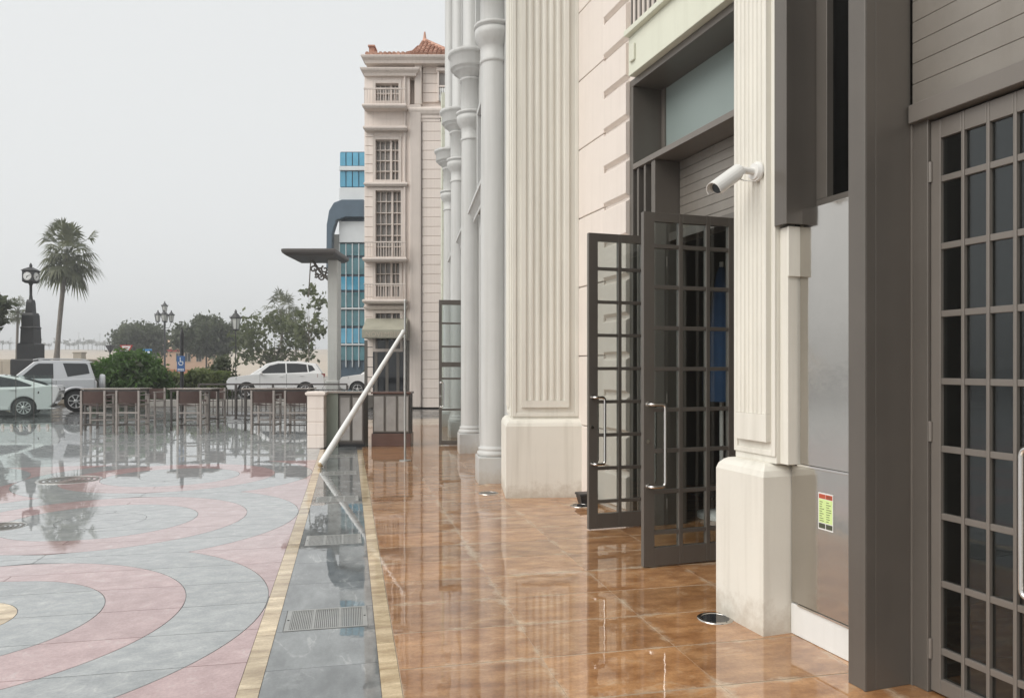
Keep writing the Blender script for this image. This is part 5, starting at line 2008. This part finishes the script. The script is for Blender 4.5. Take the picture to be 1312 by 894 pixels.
t = thing('hedge', 'low clipped light green hedge between the bush and the white crossover', 'hedge', (X(246, Y_), Y_, -.05))
xs_ = rng.uniform(-W_(44, Y_), W_(44, Y_), 9000)
pts = np.stack([xs_, rng.uniform(-.6, .6, 9000), rng.uniform(.1, 1.0, 9000) * (1.42 + .12 * np.sin(xs_ * 2.3) + .08 * np.sin(xs_ * 5.1))], 1)
leaf_object('foliage', pts, .10, M['leaf_hedge'], t)
st = MB()
for k in range(9):
    x = -W_(40, Y_) + W_(80, Y_) * k / 8
    st.tube([(x, 0, 0), (x + .1, 0, 1.0)], [.04, .02], 5)
st.build('stem', M['bark'], t)
for px, Y_, r, lab in ((284, 37.6, .6, 'brownish open shrub between the hedge and the lantern post'), (497, 41, 1.0, 'green shrub behind the slanted pole')):
    t = thing('shrub', lab, 'shrub', (X(px, Y_), Y_, -.05 if px < 300 else .18))
    pts, cs = clumps((0, 0, 1.1), (r, r * .8, 1.0), 40, 60, .2, squash_below=.1)
    leaf_object('foliage', pts, .12, M['leaf_dark'] if px < 300 else M['leaf'], t)
    MB().tube([(0, 0, 0), (.05, 0, 1.0)], [.06, .03], 6).tube([(0, 0, .1), (-.4, 0, 1.3)], [.04, .02], 6).build('stem', M['bark'], t)
bd = MB().box(-26, -15.3, 31.8, 40, -.05, .07)
tag(bd.build('planting_bed', M['soil']), kind='structure')
# edge of a tree reaching in from the left
t = thing('shade_tree', 'dark leafy branch tips reaching in at the picture edge beside the small palm', 'tree', (X(-52, 40), 40, -.05), group='trees by the sea')
pts, cs = clumps((.3, 0, Z(398, 40)), (W_(52, 40), 1.6, W_(24, 40)), 60, 90, .28, squash_below=2)
leaf_object('crown', pts, .2, M['leaf_dark'], t)
MB().tube([(0, 0, 0), (.1, 0, 2.5), (.3, 0, Z(398, 40))], [.2, .15, .08], 8).build('trunk', M['bark'], t)


def fan_palm(label, base, H, lean, cr, nf, leaflets=16, group='palms by the sea', tr=.2):
    t = thing('palm_tree', label, 'palm', base, group=group)
    trk = MB()
    pts_ = []
    rs = []
    N = 16
    for i in range(N + 1):
        u = i / N
        pts_.append((lean[0] * u ** 1.4, lean[1] * u, H * u))
        rs.append(tr * (1.35 - .55 * min(1, u * 3) - .12 * u) * (1 + .04 * (i % 2)))
    trk.tube(pts_, rs, 12)
    trk.build('trunk', M['palm_bark'], t)
    top = np.array([lean[0], lean[1], H])
    F, V = [], []
    pet = MB()
    for k in range(nf):
        u = (k + .5) / nf
        elv = math.radians(82 - 140 * u ** .85) + rng.uniform(-.12, .12)
        azm = k * 2.399 + rng.uniform(-.25, .25)
        d = np.array([math.cos(elv) * math.cos(azm), math.cos(elv) * math.sin(azm), math.sin(elv)])
        lp_ = cr * (rng.uniform(.45, .8) if u < .22 else rng.uniform(.30, .66))
        droop = np.array([0, 0, -1.0]) * cr * .10
        p0 = top + np.array([0, 0, -.25 * u * cr * .5])
        p1 = p0 + d * lp_ * .6
        p2 = p0 + d * lp_ + droop * .5
        pet.tube([tuple(p0), tuple(p1), tuple(p2)], [.035, .025, .018], 4)
        d2 = d * .85 + np.array([0, 0, -.35 if u > .22 else rng.uniform(-.25, .15)])
        d2 /= np.linalg.norm(d2)
        s = np.cross(d2, [0, 0, 1.0])
        if np.linalg.norm(s) < .1:
            s = np.array([1.0, 0, 0])
        s /= np.linalg.norm(s)
        nn = np.cross(s, d2)
        ll = cr * rng.uniform(.42, .66)
        for j in range(leaflets):
            a = math.radians(-84 + 168 * j / (leaflets - 1)) + rng.uniform(-.05, .05)
            dd = d2 * math.cos(a) + s * math.sin(a) + nn * .18 * math.cos(2 * a)
            dd /= np.linalg.norm(dd)
            L = ll * (1 - .28 * abs(a) / 1.5) * rng.uniform(.85, 1.1)
            mid = p2 + dd * L * .55
            tip = p2 + dd * L + np.array([0, 0, -1]) * L * (rng.uniform(.22, .6) if u > .2 else rng.uniform(.05, .35))
            wv = np.cross(dd, nn)
            wv = wv / (np.linalg.norm(wv) + 1e-6) * ll * .055
            i0 = len(V)
            V += [p2, mid - wv, mid + wv, tip]
            F += [(i0, i0 + 1, i0 + 2), (i0 + 1, i0 + 3, i0 + 2)]
    pet.build('frond_stalks', M['palm_leaf'], t)
    me = bpy.data.meshes.new('fronds')
    me.from_pydata([tuple(v) for v in V], [], F)
    me.materials.append(M['palm_leaf'])
    o = bpy.data.objects.new('fronds', me)
    col.objects.link(o)
    o.parent = t
    return t


Y_ = 69
fan_palm('tall leaning fan palm beside the black clock', (X(71, Y_), Y_, -.05), Z(324, Y_), (W_(15, Y_), 0), 3.05, 46, tr=.26)
Y_ = 80
fan_palm('small distant fan palm behind the black clock', (X(21, Y_), Y_, -.05), Z(398, Y_), (W_(2, Y_), 0), 1.5, 30, 10, tr=.17)
Y_ = 112
fan_palm('fan palm rising behind the loose leafy tree, the taller of the pair', (X(361, Y_), Y_, -.05), Z(397, Y_), (0, 0), 3.2, 36, 12, tr=.28)
Y_ = 120
fan_palm('lower fan palm partly hidden behind the loose leafy tree', (X(379, Y_), Y_, -.05), Z(412, Y_), (0, 0), 2.6, 30, 10, tr=.26)

# tiny palms and masts along the far beach crest
def make_far_palm():
    t = thing('far_palm', None, 'palm', group='tiny palms along the far beach crest')
    MB().tube([(0, 0, -.3), (.1, 0, 3.2)], [.16, .12], 5).build('trunk', M['far_leaf'], t)
    pts = rng.normal(size=(60, 3)) * np.array([.75, .75, .45]) + np.array([.1, 0, 3.5])
    leaf_object('fronds', pts, .42, M['far_leaf'], t, elong=2.6)
    return t


fp0 = make_far_palm()
first = True
rnd = random.Random(5)
fpx = [3, 12, 41, 47, 56, 63, 74, 84, 89, 95, 100, 107, 113, 118, 124, 131, 134, 144, 150, 156, 168, 176, 207, 218]
for i, px in enumerate(fpx):
    o = fp0 if i == 0 else copy_tree(fp0)
    y = 405 + rnd.uniform(-8, 14)
    u = (y - 136) / (430 - 136)
    o.location = (X(px, y), y, -.1 + 2.0 + u * 9.6 - .1)
    s = rnd.uniform(.8, 1.35)
    o.scale = (s, s, s)
    o.rotation_euler = (0, 0, rnd.uniform(0, 6))
    o['label'] = 'tiny pale palm on the crest of the far beach'
for px, hh in ((14, 6.5), (45, 8), (101, 9), (128, 8.5)):
    y = 400
    mt = thing('far_mast', 'thin pale mast on the crest of the far beach', 'mast', (X(px, y), y, 10.6), group='masts along the far beach crest')
    MB().tube([(0, 0, -.5), (0, 0, hh)], [.13, .08], 6).tube([(-.6, 0, hh), (.6, 0, hh)], .08, 5).build('pole', M['far_leaf'], mt)

# ================================================================ HAZE
hz_m = bpy.data.materials.new('rainy_haze')
hz_m.use_nodes = True
hz_m.node_tree.nodes.clear()
pvn = hz_m.node_tree.nodes.new('ShaderNodeVolumePrincipled')
pvn.inputs['Color'].default_value = (.92, .93, .94, 1)
pvn.inputs['Density'].default_value = .0016
pvn.inputs['Anisotropy'].default_value = .2
hon = hz_m.node_tree.nodes.new('ShaderNodeOutputMaterial')
hz_m.node_tree.links.new(pvn.outputs[0], hon.inputs['Volume'])
hz_o = MB().box(-775, 435, -70, 480, -1.6, 24).build('haze', hz_m)
tag(hz_o, kind='stuff')
